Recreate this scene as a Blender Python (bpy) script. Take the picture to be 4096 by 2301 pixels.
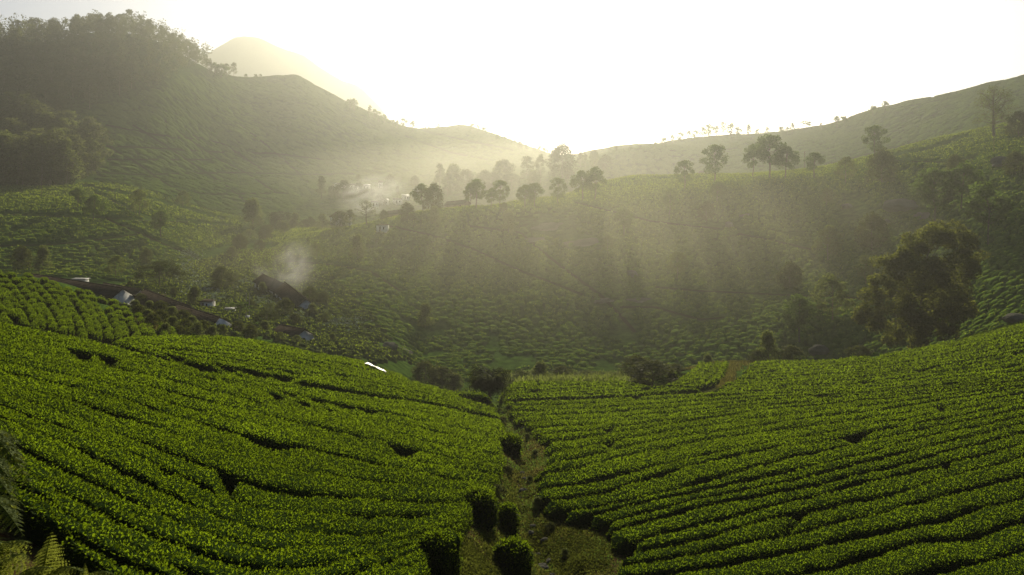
import bpy, math, random
import numpy as np
C = bpy.context.scene
for o in list(bpy.data.objects):
    bpy.data.objects.remove(o)
R = math.radians
rng = np.random.default_rng(7)

# ---------------------------------------------------------------- camera
W4, FP, V0 = 4096.0, 2924.0, 800.0          # photograph width, focal length and eye level row (photo pixels)
cam_d = bpy.data.cameras.new('camera')
cam = bpy.data.objects.new('camera', cam_d)
C.collection.objects.link(cam)
cam.location = (0, 0, 0)
cam.rotation_euler = (R(90), 0, 0)
cam_d.sensor_width = 36.0
cam_d.lens = 36.0 * FP / W4
cam_d.shift_y = -(1150.5 - V0) / W4
cam_d.clip_start = 0.2
cam_d.clip_end = 9000
C.camera = cam
# ---------------------------------------------------------------- sky, sun, exposure
SUN_EL, SUN_AZ = R(24.5), R(4.5)            # azimuth clockwise from +Y (towards +X)
world = bpy.data.worlds.new('World'); C.world = world
world.use_nodes = True
nt = world.node_tree
bg = nt.nodes['Background']
sky = nt.nodes.new('ShaderNodeTexSky')
sky.sky_type = 'NISHITA'
sky.sun_disc = False
sky.sun_elevation = SUN_EL
sky.sun_rotation = SUN_AZ
sky.altitude = 1500
sky.air_density = 0.7
sky.dust_density = 6.0
sky.ozone_density = 1.0
nt.links.new(sky.outputs[0], bg.inputs[0])
bg.inputs[1].default_value = 0.058
sl = bpy.data.lights.new('sun', 'SUN')
sl.energy = 5.0
sl.angle = R(0.6)
sl.color = (1.0, 0.905, 0.69)
sun = bpy.data.objects.new('sun', sl)
C.collection.objects.link(sun)
from mathutils import Vector
sd = Vector((math.sin(SUN_AZ) * math.cos(SUN_EL), math.cos(SUN_AZ) * math.cos(SUN_EL), math.sin(SUN_EL)))
sun.rotation_euler = sd.to_track_quat('Z', 'Y').to_euler()
sun.location = sd * 300
vs = C.view_settings
vs.view_transform = 'Standard'
try: vs.look = 'None'
except Exception: pass
vs.gamma = 1.0
vs.use_curve_mapping = False
vs.exposure = 0.62
cy = C.cycles
cy.max_bounces = 6
cy.diffuse_bounces = 2
cy.glossy_bounces = 1
cy.transmission_bounces = 3
cy.volume_bounces = 0
cy.transparent_max_bounces = 6
cy.caustics_reflective = False
cy.caustics_refractive = False
cy.sample_clamp_indirect = 4.0
cy.volume_max_steps = 256

# ---------------------------------------------------------------- helpers
def link(o):
    C.collection.objects.link(o); return o

def mesh_np(name, verts, faces, mat, parent=None, attrs=None, smooth=False, loc=None):
    """faces: (n,4) or (n,3) int array, or a list of such arrays"""
    me = bpy.data.meshes.new(name)
    fl = faces if isinstance(faces, list) else [faces]
    fl = [np.asarray(f, dtype=np.int64) for f in fl if len(f)]
    verts = np.asarray(verts, dtype=np.float32)
    me.vertices.add(len(verts)); me.vertices.foreach_set('co', verts.ravel())
    tot = np.concatenate([np.full(len(f), f.shape[1], dtype=np.int32) for f in fl])
    idx = np.concatenate([f.ravel() for f in fl]).astype(np.int32)
    st = np.concatenate([[0], np.cumsum(tot)[:-1]]).astype(np.int32)
    me.loops.add(len(idx)); me.loops.foreach_set('vertex_index', idx)
    me.polygons.add(len(tot)); me.polygons.foreach_set('loop_start', st)
    if smooth:
        me.polygons.foreach_set('use_smooth', np.ones(len(tot), dtype=bool))
    if attrs:
        for k, a in attrs.items():
            at = me.attributes.new(k, 'FLOAT', 'POINT')
            at.data.foreach_set('value', np.asarray(a, dtype=np.float32))
    me.update(calc_edges=True)
    if mat is not None:
        for m in (mat if isinstance(mat, (list, tuple)) else [mat]):
            me.materials.append(m)
    if name is None:
        return me
    o = bpy.data.objects.new(name, me)
    link(o)
    if loc is not None: o.location = loc
    if parent is not None: o.parent = parent
    return o

def tag(o, label=None, cat=None, group=None, kind=None):
    if label: o['label'] = label
    if cat: o['category'] = cat
    if group: o['group'] = group
    if kind: o['kind'] = kind
    return o

def empty(name, loc=(0, 0, 0), rz=0.0, label=None, cat=None, group=None):
    o = bpy.data.objects.new(name, None)
    o.empty_display_size = 0.5
    link(o); o.location = loc; o.rotation_euler = (0, 0, rz)
    return tag(o, label, cat, group)

KIDS = {}
def dup(root, loc, rz=0.0, sc=1.0, label=None, cat=None, group=None, tilt=(0, 0)):
    r = root.copy(); link(r)
    r.location = loc; r.rotation_euler = (tilt[0], tilt[1], rz)
    r.scale = (sc, sc, sc) if not isinstance(sc, tuple) else sc
    for ch in KIDS.get(root.name, root.children):
        c = ch.copy(); link(c); c.parent = r
    for k in ('group',):
        if k in r and group is None: del r[k]
    return tag(r, label, cat, group)

_ph = np.random.default_rng(3).random((256, 256))
def vnoise(x, y, seed=0):
    x = np.asarray(x, float) + seed * 17.31; y = np.asarray(y, float) + seed * 9.73
    xi = np.floor(x).astype(int); yi = np.floor(y).astype(int)
    fx = x - xi; fy = y - yi
    fx = fx * fx * (3 - 2 * fx); fy = fy * fy * (3 - 2 * fy)
    a = _ph[xi & 255, yi & 255]; b = _ph[(xi + 1) & 255, yi & 255]
    c = _ph[xi & 255, (yi + 1) & 255]; d = _ph[(xi + 1) & 255, (yi + 1) & 255]
    return (a * (1 - fx) + b * fx) * (1 - fy) + (c * (1 - fx) + d * fx) * fy
def fbm(x, y, seed=0, octv=4):
    s = 0; a = 0.5
    for k in range(octv):
        s = s + a * (vnoise(x * 2 ** k, y * 2 ** k, seed + k * 5) - 0.5) * 2; a *= 0.5
    return s

def pchip_slopes(x, y):
    """x,y (...,K) -> monotone slopes"""
    h = np.diff(x, axis=-1); d = np.diff(y, axis=-1) / h
    m = np.zeros_like(y)
    w1 = 2 * h[..., 1:] + h[..., :-1]; w2 = h[..., 1:] + 2 * h[..., :-1]
    d0, d1 = d[..., :-1], d[..., 1:]
    ok = d0 * d1 > 0
    with np.errstate(divide='ignore', invalid='ignore'):
        mm = (w1 + w2) / (w1 / d0 + w2 / d1)
    m[..., 1:-1] = np.where(ok, mm, 0)
    m[..., 0] = d[..., 0]; m[..., -1] = d[..., -1]
    return m
def pchip1(x, y, q):
    x = np.asarray(x, float); y = np.asarray(y, float); q = np.clip(q, x[0], x[-1])
    m = pchip_slopes(x, y)
    i = np.clip(np.searchsorted(x, q, side='right') - 1, 0, len(x) - 2)
    h = x[i + 1] - x[i]; t = (q - x[i]) / h
    return ((1 + 2 * t) * (1 - t) ** 2 * y[i] + t * (1 - t) ** 2 * h * m[i]
            + t * t * (3 - 2 * t) * y[i + 1] + t * t * (t - 1) * h * m[i + 1])

# ---------------------------------------------------------------- terrain
# feature lines of the land: (column, row or None, distance, height or None); columns and rows in a 2576 px survey of the view
F2, V2 = FP * 2576 / W4, V0 * 2576 / W4
def ln(*pts): return pts
TEA = 0.75
LINES = [
 ('z', [(-700,3.0,-2.6),(1288,3.0,-3.2),(3300,3.0,-4.2)]),
 ('v', [(-700,1200,8),(0,1447,11),(300,1447,13),(560,1447,15),(750,1447,17),(950,1447,19.5),(1100,1447,22),(1250,1447,27),(1400,1447,31),(1600,1447,32),(2576,1447,33),(3300,1350,34)]),
 ('v', [(-700,980,18),(0,1110,21),(300,1120,24),(560,1130,27),(750,1140,30),(950,1150,34),(1100,1160,38),(1250,1180,45),(1400,1180,50),(1600,1180,50),(1830,1160,52),(2060,1140,54),(2300,1115,56),(2576,1085,58),(3300,1000,60)]),
 ('v', [(-700,860,30),(0,940,34),(300,960,40),(560,975,46),(750,990,52),(950,1010,58),(1100,1040,64),(1250,1055,78),(1400,1040,82),(1600,1040,82),(1830,1020,84),(2060,1000,84),(2300,970,84),(2576,930,84),(3300,830,84)]),
 ('v', [(-700,730,50),(0,812,58),(150,834,66),(300,850,75),(420,848,88),(560,842,100),(640,855,102),(760,880,104),(900,905,104),(1000,945,103),(1060,968,103),(1130,984,105),(1250,1000,112),(1290,963,118),(1400,950,135),(1600,945,138),(1700,930,144),(1830,905,150),(1950,905,150),(2060,902,148),(2180,890,143),(2300,875,135),(2420,850,127),(2576,812,118),(3300,640,100)]),
 ('z', [(-700,68,-15),(0,75,-16.5),(300,88,-19.5),(560,115,-26),(760,122,-30),(950,125,-34),(1100,127,-37),(1250,135,-41),(1400,155,-46),(1600,160,-46),(1830,168,-45),(2060,165,-44),(2300,152,-40),(2576,135,-32),(3300,120,-25)]),
 ('v', [(-700,770,92),(0,797,98),(300,848,102),(420,838,114),(560,838,140),(760,870,150),(950,900,155),(1100,960,165),(1250,960,175),(1400,945,182),(1600,940,188),(1830,905,190),(2060,900,190),(2300,870,180),(2576,800,165),(3300,650,150)]),
 ('v', [(-700,665,150),(0,692,150),(150,712,148),(300,772,142),(420,802,142),(560,815,166),(760,830,180),(950,860,186),(1100,900,195),(1250,890,200),(1400,880,205),(1600,870,208),(1830,830,208),(2060,800,205),(2300,770,198),(2576,690,185),(3300,560,170)]),
 ('v', [(-700,690,190),(0,716,185),(300,764,180),(420,775,184),(560,765,205),(760,760,220),(950,770,222),(1100,790,225),(1250,770,232),(1400,750,238),(1600,740,240),(1830,720,240),(2060,690,236),(2300,650,225),(2576,580,210),(3300,470,195)]),
 ('v', [(-700,670,235),(0,685,235),(300,690,240),(420,690,245),(560,700,255),(760,680,262),(950,665,268),(1100,660,272),(1250,640,280),(1400,620,285),(1600,600,285),(1830,570,285),(2060,540,280),(2300,500,262),(2576,430,240),(3300,330,220)]),
 ('v', [(-700,540,300),(0,550,305),(300,560,310),(420,590,310),(560,630,320),(660,628,330),(760,598,330),(850,580,328),(950,556,325),(1050,536,325),(1100,529,325),(1250,522,328),(1400,513,328),(1500,505,328),(1600,496,328),(1700,482,328),(1830,462,328),(2060,441,322),(2200,418,316),(2300,405,308),(2400,385,302),(2576,345,290),(3300,240,280)]),
 ('v', [(-700,520,318),(0,533,318),(300,545,322),(420,578,322),(560,622,332),(660,622,342),(760,596,340),(850,580,338),(950,557,335),(1050,535,336),(1250,517,345),(1400,497,375),(1500,464,425),(1600,444,455),(1700,446,455),(1830,450,400),(2060,431,372),(2200,400,368),(2300,374,368),(2400,350,366),(2576,312,350),(3300,228,300)]),
 ('z', [(-700,400,8),(0,400,7.2),(300,400,5),(420,390,-3.6),(560,400,-12.4),(660,420,-14),(760,430,-16),(950,430,-20),(1100,430,-24),(1250,430,-24),(1400,450,-16),(1500,500,0),(1600,530,4),(1700,530,4),(1830,470,4),(2060,432,5),(2300,400,14),(2576,380,25),(3300,360,35)]),
 ('v', [(-700,455,420),(0,460,420),(300,452,470),(420,455,500),(560,460,540),(760,455,600),(950,455,640),(1100,470,640),(1250,450,620),(1400,430,600),(1500,400,600),(1600,381,600),(1700,376,600),(1830,402,560),(2060,405,520),(2300,365,480),(2576,300,430),(3300,200,400)]),
 ('v', [(-700,105,700),(0,108,700),(100,110,705),(160,105,715),(220,92,720),(300,92,730),(400,108,750),(450,135,770),(500,162,800),(540,182,820),(600,195,850),(650,196,870),(730,198,880),(800,225,880),(880,265,880),(950,294,890),(1000,313,900),(1060,323,920),(1100,323,940),(1170,317,950),(1230,335,950),(1300,365,930),(1360,385,910),(1400,395,900),(1450,395,880),(1500,387,840),(1600,374,800),(1700,362,780),(1800,345,760),(1900,337,740),(2050,325,690),(2170,297,660),(2300,259,620),(2400,236,600),(2500,206,580),(2576,188,560),(3300,60,480)]),
 ('z', [(-700,900,90),(500,1050,90),(730,1120,80),(1170,1200,20),(1400,1150,-5),(1600,1040,0),(2050,900,20),(2576,760,60),(3300,680,150)]),
 ('z', [(-700,1500,60),(500,1500,60),(1000,1500,10),(1500,1500,-20),(2200,1400,-20),(3300,1300,40)]),
 ('v', [(-700,330,2000),(300,310,2000),(450,205,2000),(510,140,2000),(560,113,2000),(600,95,2000),(640,89,2000),(700,105,2000),(760,121,2000),(800,150,2000),(850,185,2000),(900,215,2000),(930,245,2000),(960,278,2000),(1000,325,2000),(1100,420,2000),(1300,480,2000),(3300,470,2000)]),
 ('z', [(-700,2600,80),(640,2600,150),(1100,2600,-20),(3300,2600,-20)]),
]
def line_eval(L, s):
    kind, pts = L
    p = np.array(pts, float)
    ss = (p[:, 0] - 1288) / F2
    if kind == 'v':
        yy = p[:, 2]; zz = -(p[:, 1] - V2) / F2 * yy
    else:
        yy = p[:, 1]; zz = p[:, 2]
    return pchip1(ss, yy, s), pchip1(ss, zz, s)
NS, NT = 410, 370
SG = np.linspace(-1.2, 1.2, NS)
YMIN, YMAX = 2.4, 2600.0
TG = np.linspace(0, 1, NT)
YG = YMIN * (YMAX / YMIN) ** TG
def build_height():
    K = len(LINES)
    Yk = np.zeros((NS, K)); Zk = np.zeros((NS, K))
    sm = np.clip(SG, (-700 - 1288) / F2, (3300 - 1288) / F2)
    for k, L in enumerate(LINES):
        Yk[:, k], Zk[:, k] = line_eval(L, sm)
        if 1 <= k <= 4: Zk[:, k] -= TEA
    for k in range(1, K):
        Yk[:, k] = np.maximum(Yk[:, k], Yk[:, k - 1] * 1.01)
    M = pchip_slopes(Yk, Zk)
    H = np.zeros((NS, NT))
    for i in range(NS):
        q = np.clip(YG, Yk[i, 0], Yk[i, -1])
        j = np.clip(np.searchsorted(Yk[i], q, side='right') - 1, 0, K - 2)
        h = Yk[i, j + 1] - Yk[i, j]; t = (q - Yk[i, j]) / h
        H[i] = ((1 + 2 * t) * (1 - t) ** 2 * Zk[i, j] + t * (1 - t) ** 2 * h * M[i, j]
                + t * t * (3 - 2 * t) * Zk[i, j + 1] + t * t * (t - 1) * h * M[i, j + 1])
    X = SG[:, None] * YG[None, :]; Y = np.broadcast_to(YG[None, :], X.shape)
    far = np.clip((Y - 160) / 500, 0, 1)
    H = H + fbm(X / 70, Y / 70, 2, 5) * 6.5 * far + fbm(X / 16, Y / 16, 4, 3) * 0.7 * np.clip((Y - 110) / 120, 0, 1)
    H = H + fbm(X / 260, Y / 260, 7, 5) * 45 * np.clip((Y - 1000) / 600, 0, 1) * 0.6
    H = H + fbm(X / 5, Y / 5, 8, 3) * 0.18 * np.clip((Y - 6) / 20, 0, 1)
    return X, Y, H
GX, GY, H = build_height()
# the gully that runs down between the two fields (survey pixels, 4096 wide)
def Hs(x, y):
    s = np.asarray(x, float) / np.asarray(y, float)
    fi = np.clip((s - SG[0]) / (SG[1] - SG[0]), 0, NS - 1.001)
    ft = np.clip(np.log(np.maximum(y, YMIN) / YMIN) / math.log(YMAX / YMIN) * (NT - 1), 0, NT - 1.001)
    i = fi.astype(int); j = ft.astype(int); a = fi - i; b = ft - j
    return (H[i, j] * (1 - a) + H[i + 1, j] * a) * (1 - b) + (H[i, j + 1] * (1 - a) + H[i + 1, j + 1] * a) * b
def cast(u, v, lift=0.0, ymin=5.0, ymax=2400.0):
    """survey pixels (4096 wide) -> ground points; misses land on the skyline of that column"""
    u = np.atleast_1d(np.asarray(u, float)); v = np.atleast_1d(np.asarray(v, float))
    s = (u - 2048) / FP; m = -(v - V0) / FP
    fi = np.clip((s - SG[0]) / (SG[1] - SG[0]), 0, NS - 1.001); i = fi.astype(int); a = fi - i
    col = H[i] * (1 - a[:, None]) + H[i + 1] * a[:, None] + lift
    g = col - m[:, None] * YG[None, :]
    sel = (YG >= ymin) & (YG <= ymax)
    g = np.where(sel[None, :], g, -1e9)
    ang = np.where(sel[None, :], col / YG[None, :], -1e9)
    hit = (g >= 0)
    any_ = hit.any(1)
    k = np.where(any_, hit.argmax(1), ang.argmax(1))
    k0 = np.maximum(k - 1, 0)
    r = np.arange(len(u))
    g1, g0 = g[r, k], g[r, k0]
    t = np.where(any_ & (g0 > -1e8) & (g1 > g0), np.clip(-g0 / np.maximum(g1 - g0, 1e-9), 0, 1), 1.0)
    y = YG[k0] * (1 - t) + YG[k] * t
    x = s * y
    return np.stack([x, y, Hs(x, y)], 1)
def proj(x, y, z):
    return 2048 + FP * x / y, V0 - FP * z / y
GUL = np.array([(1930,1605),(1990,1625),(2045,1665),(2085,1725),(2090,1790),(2085,1850),(2070,1920),(2075,1990),(2110,2070),(2150,2150),(2190,2230),(2220,2310),(2260,2420)], float)
gp = cast(GUL[:, 0], GUL[:, 1])
def polydist(px, py, P):
    best = np.full(np.shape(px), 1e9)
    for (ax, ay), (bx, by) in zip(P[:-1], P[1:]):
        dx, dy = bx - ax, by - ay
        t = np.clip(((px - ax) * dx + (py - ay) * dy) / (dx * dx + dy * dy + 1e-9), 0, 1)
        best = np.minimum(best, np.hypot(px - ax - t * dx, py - ay - t * dy))
    return best
near = GY < 150
dg = np.full(GX.shape, 1e9)
dg[near] = polydist(GX[near], GY[near], gp[:, :2])
H = H - np.exp(-(dg / 1.5) ** 2) * 0.75 - np.exp(-(dg / 0.5) ** 2) * 0.25
H = H + np.exp(-(dg / 2.2) ** 2) * (fbm(GX * 1.1, GY * .8, 14, 3) * .34 + fbm(GX * .4, GY * .3, 15, 2) * .25)
# ---------------------------------------------------------------- materials
def new_mat(name):
    m = bpy.data.materials.new(name); m.use_nodes = True
    n = m.node_tree.nodes; l = m.node_tree.links
    b = n['Principled BSDF']; b.inputs['Specular IOR Level'].default_value = 0.25
    return m, n, l, b
def N(n, t, **kw):
    x = n.new(t)
    for k, v in kw.items():
        if k.startswith('i_'):
            x.inputs[k[2:].replace('_', ' ')].default_value = v
        else: setattr(x, k, v)
    return x
def ramp(n, stops):
    r = n.new('ShaderNodeValToRGB')
    while len(r.color_ramp.elements) < len(stops): r.color_ramp.elements.new(0.5)
    for e, (p, c) in zip(r.color_ramp.elements, stops):
        e.position = p; e.color = (*c, 1)
    return r
def noise_mat(name, stops, scale, rough=0.85, bump=0.3, bscale=None, bdist=0.05, detail=6, coord='Object', spec=0.0):
    m, n, l, b = new_mat(name)
    tc = N(n, 'ShaderNodeTexCoord')
    nz = N(n, 'ShaderNodeTexNoise'); nz.inputs['Scale'].default_value = scale; nz.inputs['Detail'].default_value = detail
    nz.inputs['Roughness'].default_value = 0.65
    l.new(tc.outputs[coord], nz.inputs['Vector'])
    r = ramp(n, stops); l.new(nz.outputs['Fac'], r.inputs[0]); l.new(r.outputs[0], b.inputs['Base Color'])
    b.inputs['Roughness'].default_value = rough; b.inputs['Specular IOR Level'].default_value = spec
    n2 = N(n, 'ShaderNodeTexNoise'); n2.inputs['Scale'].default_value = bscale or scale * 4; n2.inputs['Detail'].default_value = 5
    l.new(tc.outputs[coord], n2.inputs['Vector'])
    bp = N(n, 'ShaderNodeBump'); bp.inputs['Strength'].default_value = bump; bp.inputs['Distance'].default_value = bdist
    l.new(n2.outputs['Fac'], bp.inputs['Height']); l.new(bp.outputs[0], b.inputs['Normal'])
    return m
def leaf_mat(name, dark, mid, light, trans, tfac=0.45, rough=0.45, spec=0.35, attr=True):
    spec = min(spec, .04); rough = .75
    """leaf blades: the colour differs from blade to blade (attribute tone), light passes through"""
    m, n, l, b = new_mat(name)
    at = N(n, 'ShaderNodeAttribute', attribute_name='tone')
    r = ramp(n, [(0.0, dark), (0.55, mid), (1.0, light)])
    l.new(at.outputs['Fac'], r.inputs[0]); l.new(r.outputs[0], b.inputs['Base Color'])
    b.inputs['Roughness'].default_value = rough; b.inputs['Specular IOR Level'].default_value = spec
    tr = N(n, 'ShaderNodeBsdfTranslucent')
    mx = N(n, 'ShaderNodeMix', data_type='RGBA', blend_type='MULTIPLY'); mx.inputs[0].default_value = 1.0
    r2 = ramp(n, [(0.0, tuple(c * 0.55 for c in trans)), (0.6, trans), (1.0, tuple(min(1, c * 1.5) for c in trans))])
    l.new(at.outputs['Fac'], r2.inputs[0]); l.new(r2.outputs[0], tr.inputs['Color'])
    ms = N(n, 'ShaderNodeMixShader'); ms.inputs[0].default_value = tfac
    l.new(b.outputs[0], ms.inputs[1]); l.new(tr.outputs[0], ms.inputs[2])
    l.new(ms.outputs[0], n['Material Output'].inputs['Surface'])
    return m
M = {}
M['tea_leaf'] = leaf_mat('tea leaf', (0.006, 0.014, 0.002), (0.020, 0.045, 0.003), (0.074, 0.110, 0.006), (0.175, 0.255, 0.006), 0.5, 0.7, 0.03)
M['lit_tip'] = leaf_mat('lit tea tips', (0.025, 0.045, 0.005), (0.06, 0.10, 0.010), (0.11, 0.15, 0.016), (0.175, 0.225, 0.016), 0.6)  # lighter copy of the tea leaf, backlit brightness put into its colour
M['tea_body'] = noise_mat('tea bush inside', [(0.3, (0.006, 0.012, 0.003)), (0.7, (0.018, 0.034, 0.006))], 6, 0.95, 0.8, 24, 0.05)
M['bush_far'] = noise_mat('far tea bush', [(0.3, (0.035, 0.070, 0.009)), (0.7, (0.095, 0.145, 0.022))], 0.9, 0.9, 0.9, 7, 0.15)
M['oak_leaf'] = leaf_mat('silver oak leaf', (0.012, 0.020, 0.005), (0.028, 0.045, 0.010), (0.06, 0.085, 0.020), (0.13, 0.20, 0.03), 0.42, 0.55, 0.25)
M['euc_leaf'] = leaf_mat('eucalyptus leaf', (0.012, 0.019, 0.008), (0.028, 0.038, 0.015), (0.06, 0.07, 0.028), (0.15, 0.17, 0.045), 0.42, 0.6, 0.25)
M['dark_leaf'] = leaf_mat('dark evergreen leaf', (0.010, 0.018, 0.004), (0.022, 0.036, 0.008), (0.055, 0.070, 0.014), (0.10, 0.115, 0.016), 0.38, 0.5, 0.3)
M['pale_leaf'] = leaf_mat('pale shrub leaf', (0.02, 0.030, 0.008), (0.045, 0.060, 0.017), (0.09, 0.105, 0.033), (0.19, 0.23, 0.045), 0.42, 0.6, 0.25)
M['backlit_leaf'] = leaf_mat('backlit golden leaf', (0.008, 0.012, 0.003), (0.018, 0.025, 0.006), (0.055, 0.060, 0.012), (0.19, 0.21, 0.03), 0.44)  # golden backlight put into the colour that passes through the leaf
M['fern_dark'] = leaf_mat('tree fern leaf', (0.006, 0.012, 0.002), (0.014, 0.026, 0.005), (0.03, 0.045, 0.008), (0.08, 0.10, 0.012), 0.35)
M['fern'] = leaf_mat('fern frond', (0.03, 0.048, 0.008), (0.065, 0.090, 0.018), (0.12, 0.145, 0.040), (0.24, 0.27, 0.035), 0.4, 0.6, 0.3)
M['cabbage'] = leaf_mat('blue green vegetable leaf', (0.06, 0.085, 0.06), (0.12, 0.16, 0.12), (0.22, 0.27, 0.22), (0.12, 0.16, 0.07), 0.25, 0.35, 0.5)
M['dry_grass'] = leaf_mat('dry grass', (0.028, 0.027, 0.008), (0.062, 0.058, 0.017), (0.12, 0.105, 0.034), (0.15, 0.14, 0.03), 0.4, 0.7, 0.2)
M['bark'] = noise_mat('grey bark', [(0.3, (0.05, 0.042, 0.03)), (0.7, (0.14, 0.12, 0.09))], 3, 0.9, 0.6, 9)
M['bark_pale'] = noise_mat('pale bark', [(0.3, (0.09, 0.075, 0.05)), (0.7, (0.17, 0.145, 0.10))], 2, 0.85, 0.4, 9)
M['rock'] = noise_mat('grey rock', [(0.25, (0.045, 0.045, 0.036)), (0.5, (0.09, 0.088, 0.072)), (0.75, (0.16, 0.155, 0.13))], 0.35, 0.9, 0.7, 1.6, 0.3)
M['whitewash'] = noise_mat('stained whitewash', [(0.3, (0.30, 0.29, 0.26)), (0.55, (0.60, 0.60, 0.57)), (0.8, (0.74, 0.74, 0.72))], 0.8, 0.9, 0.2, 5, 0.02)
M['tiles'] = noise_mat('old clay roof tiles', [(0.3, (0.026, 0.022, 0.018)), (0.6, (0.058, 0.046, 0.037)), (0.8, (0.10, 0.07, 0.052))], 1.2, 0.85, 0.3, 6, 0.03)
M['tin'] = noise_mat('grey tin sheet', [(0.3, (0.09, 0.09, 0.088)), (0.7, (0.20, 0.20, 0.195))], 0.8, 0.45, 0.1, 4, 0.02, spec=0.08)
M['plastic'] = noise_mat('white plastic sheet', [(0.3, (0.62, 0.62, 0.60)), (0.7, (0.82, 0.82, 0.80))], 2, 0.5, 0.4, 3, 0.04, spec=0.4)
M['wood'] = noise_mat('weathered wood', [(0.3, (0.06, 0.045, 0.03)), (0.7, (0.13, 0.10, 0.07))], 4, 0.9, 0.3, 12)
M['dark'] = noise_mat('dark opening', [(0.3, (0.012, 0.011, 0.010)), (0.7, (0.03, 0.027, 0.024))], 2, 0.9, 0.1)
M['soil'] = noise_mat('red brown earth', [(0.25, (0.06, 0.034, 0.018)), (0.55, (0.12, 0.068, 0.034)), (0.8, (0.17, 0.11, 0.055))], 1.1, 0.95, 0.8, 4, 0.08)
M['path'] = noise_mat('trodden earth path', [(0.3, (0.016, 0.018, 0.008)), (0.7, (0.038, 0.038, 0.018))], 0.4, 0.95, 0.5, 2, 0.1)
M['pole'] = noise_mat('grey pole', [(0.3, (0.16, 0.14, 0.11)), (0.7, (0.30, 0.27, 0.22))], 3, 0.7, 0.2, 9)

def ground_mat():
    m, n, l, b = new_mat('ground')
    tc = N(n, 'ShaderNodeTexCoord')
    def nz(scale, det=5, src=None):
        x = N(n, 'ShaderNodeTexNoise'); x.inputs['Scale'].default_value = scale; x.inputs['Detail'].default_value = det
        x.inputs['Roughness'].default_value = 0.6
        l.new(tc.outputs['Object'], x.inputs['Vector']); return x
    # fine and coarse variation of planted slopes
    a = nz(0.45, 6); r1 = ramp(n, [(0.32, (0.020, 0.038, 0.008)), (0.55, (0.045, 0.085, 0.016)), (0.75, (0.075, 0.12, 0.024))]); l.new(a.outputs['Fac'], r1.inputs[0])
    c = nz(0.018, 4); r2 = ramp(n, [(0.35, (0.75, 0.75, 0.7)), (0.65, (1.15, 1.1, 1.0))]); l.new(c.outputs['Fac'], r2.inputs[0])
    mul = N(n, 'ShaderNodeMix', data_type='RGBA', blend_type='MULTIPLY'); mul.inputs[0].default_value = 1
    l.new(r1.outputs[0], mul.inputs[6]); l.new(r2.outputs[0], mul.inputs[7])
    s = nz(1.3, 7); rs = ramp(n, [(0.25, (0.016, 0.010, 0.006)), (0.5, (0.042, 0.025, 0.013)), (0.75, (0.085, 0.052, 0.025))]); l.new(s.outputs['Fac'], rs.inputs[0])
    w = nz(2.6, 5); rw = ramp(n, [(0.42, (0, 0, 0)), (0.58, (1, 1, 1))]); l.new(w.outputs['Fac'], rw.inputs[0])
    gr = ramp(n, [(0.3, (0.03, 0.042, 0.010)), (0.7, (0.085, 0.085, 0.026))]); l.new(s.outputs['Fac'], gr.inputs[0])
    sg = N(n, 'ShaderNodeMix', data_type='RGBA'); l.new(rw.outputs[0], sg.inputs[0]); l.new(rs.outputs[0], sg.inputs[6]); l.new(gr.outputs[0], sg.inputs[7])
    at = N(n, 'ShaderNodeAttribute', attribute_name='soil')
    mx = N(n, 'ShaderNodeMix', data_type='RGBA'); l.new(at.outputs['Fac'], mx.inputs[0]); l.new(mul.outputs[2], mx.inputs[6]); l.new(sg.outputs[2], mx.inputs[7])
    l.new(mx.outputs[2], b.inputs['Base Color']); b.inputs['Roughness'].default_value = 0.95; b.inputs['Specular IOR Level'].default_value = 0
    bz = nz(1.1, 8); bp = N(n, 'ShaderNodeBump'); bp.inputs['Strength'].default_value = 0.9; bp.inputs['Distance'].default_value = 0.5
    l.new(bz.outputs['Fac'], bp.inputs['Height']); l.new(bp.outputs[0], b.inputs['Normal'])
    return m
M['ground'] = ground_mat()
def ground_mesh():
    v = np.stack([GX, GY, H], -1).reshape(-1, 3)
    i, j = np.meshgrid(np.arange(NS - 1), np.arange(NT - 1), indexing='ij')
    a = (i * NT + j).ravel()
    f = np.stack([a, a + NT, a + NT + 1, a + 1], 1)
    soil = np.where(GY < 118, 1.0, 0.0)
    soil = np.clip(soil, 0, 1) * np.clip(1 - (GY - 95) / 25, 0, 1)
    g = mesh_np('ground', v, f, M['ground'], attrs={'soil': soil.ravel()}, smooth=True)
    tag(g, kind='structure')
ground_mesh()

def haze():
    m = bpy.data.materials.new('haze'); m.use_nodes = True
    n = m.node_tree.nodes; n.remove(n['Principled BSDF'])
    pv = n.new('ShaderNodeVolumePrincipled')
    pv.inputs['Density Attribute'].default_value = ''
    pv.inputs['Color'].default_value = (0.99, 1.0, 0.90, 1)
    pv.inputs['Density'].default_value = HAZE_D
    pv.inputs['Anisotropy'].default_value = HAZE_G
    m.node_tree.links.new(pv.outputs[0], n['Material Output'].inputs['Volume'])
    x0, x1, y0, y1 = -3300, 3300, -60, 2700
    z0, z1 = float(H.min()) - 1.0, float(H.max()) + 6
    v = [(x, y, z) for z in (z0, z1) for y in (y0, y1) for x in (x0, x1)]
    f = [(0, 2, 3, 1), (4, 5, 7, 6), (0, 1, 5, 4), (2, 6, 7, 3), (0, 4, 6, 2), (1, 3, 7, 5)]
    o = mesh_np('haze', np.array(v), np.array(f), m)
    tag(o, kind='stuff')
HAZE_D, HAZE_G = 0.00029, 0.81
haze()
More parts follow.
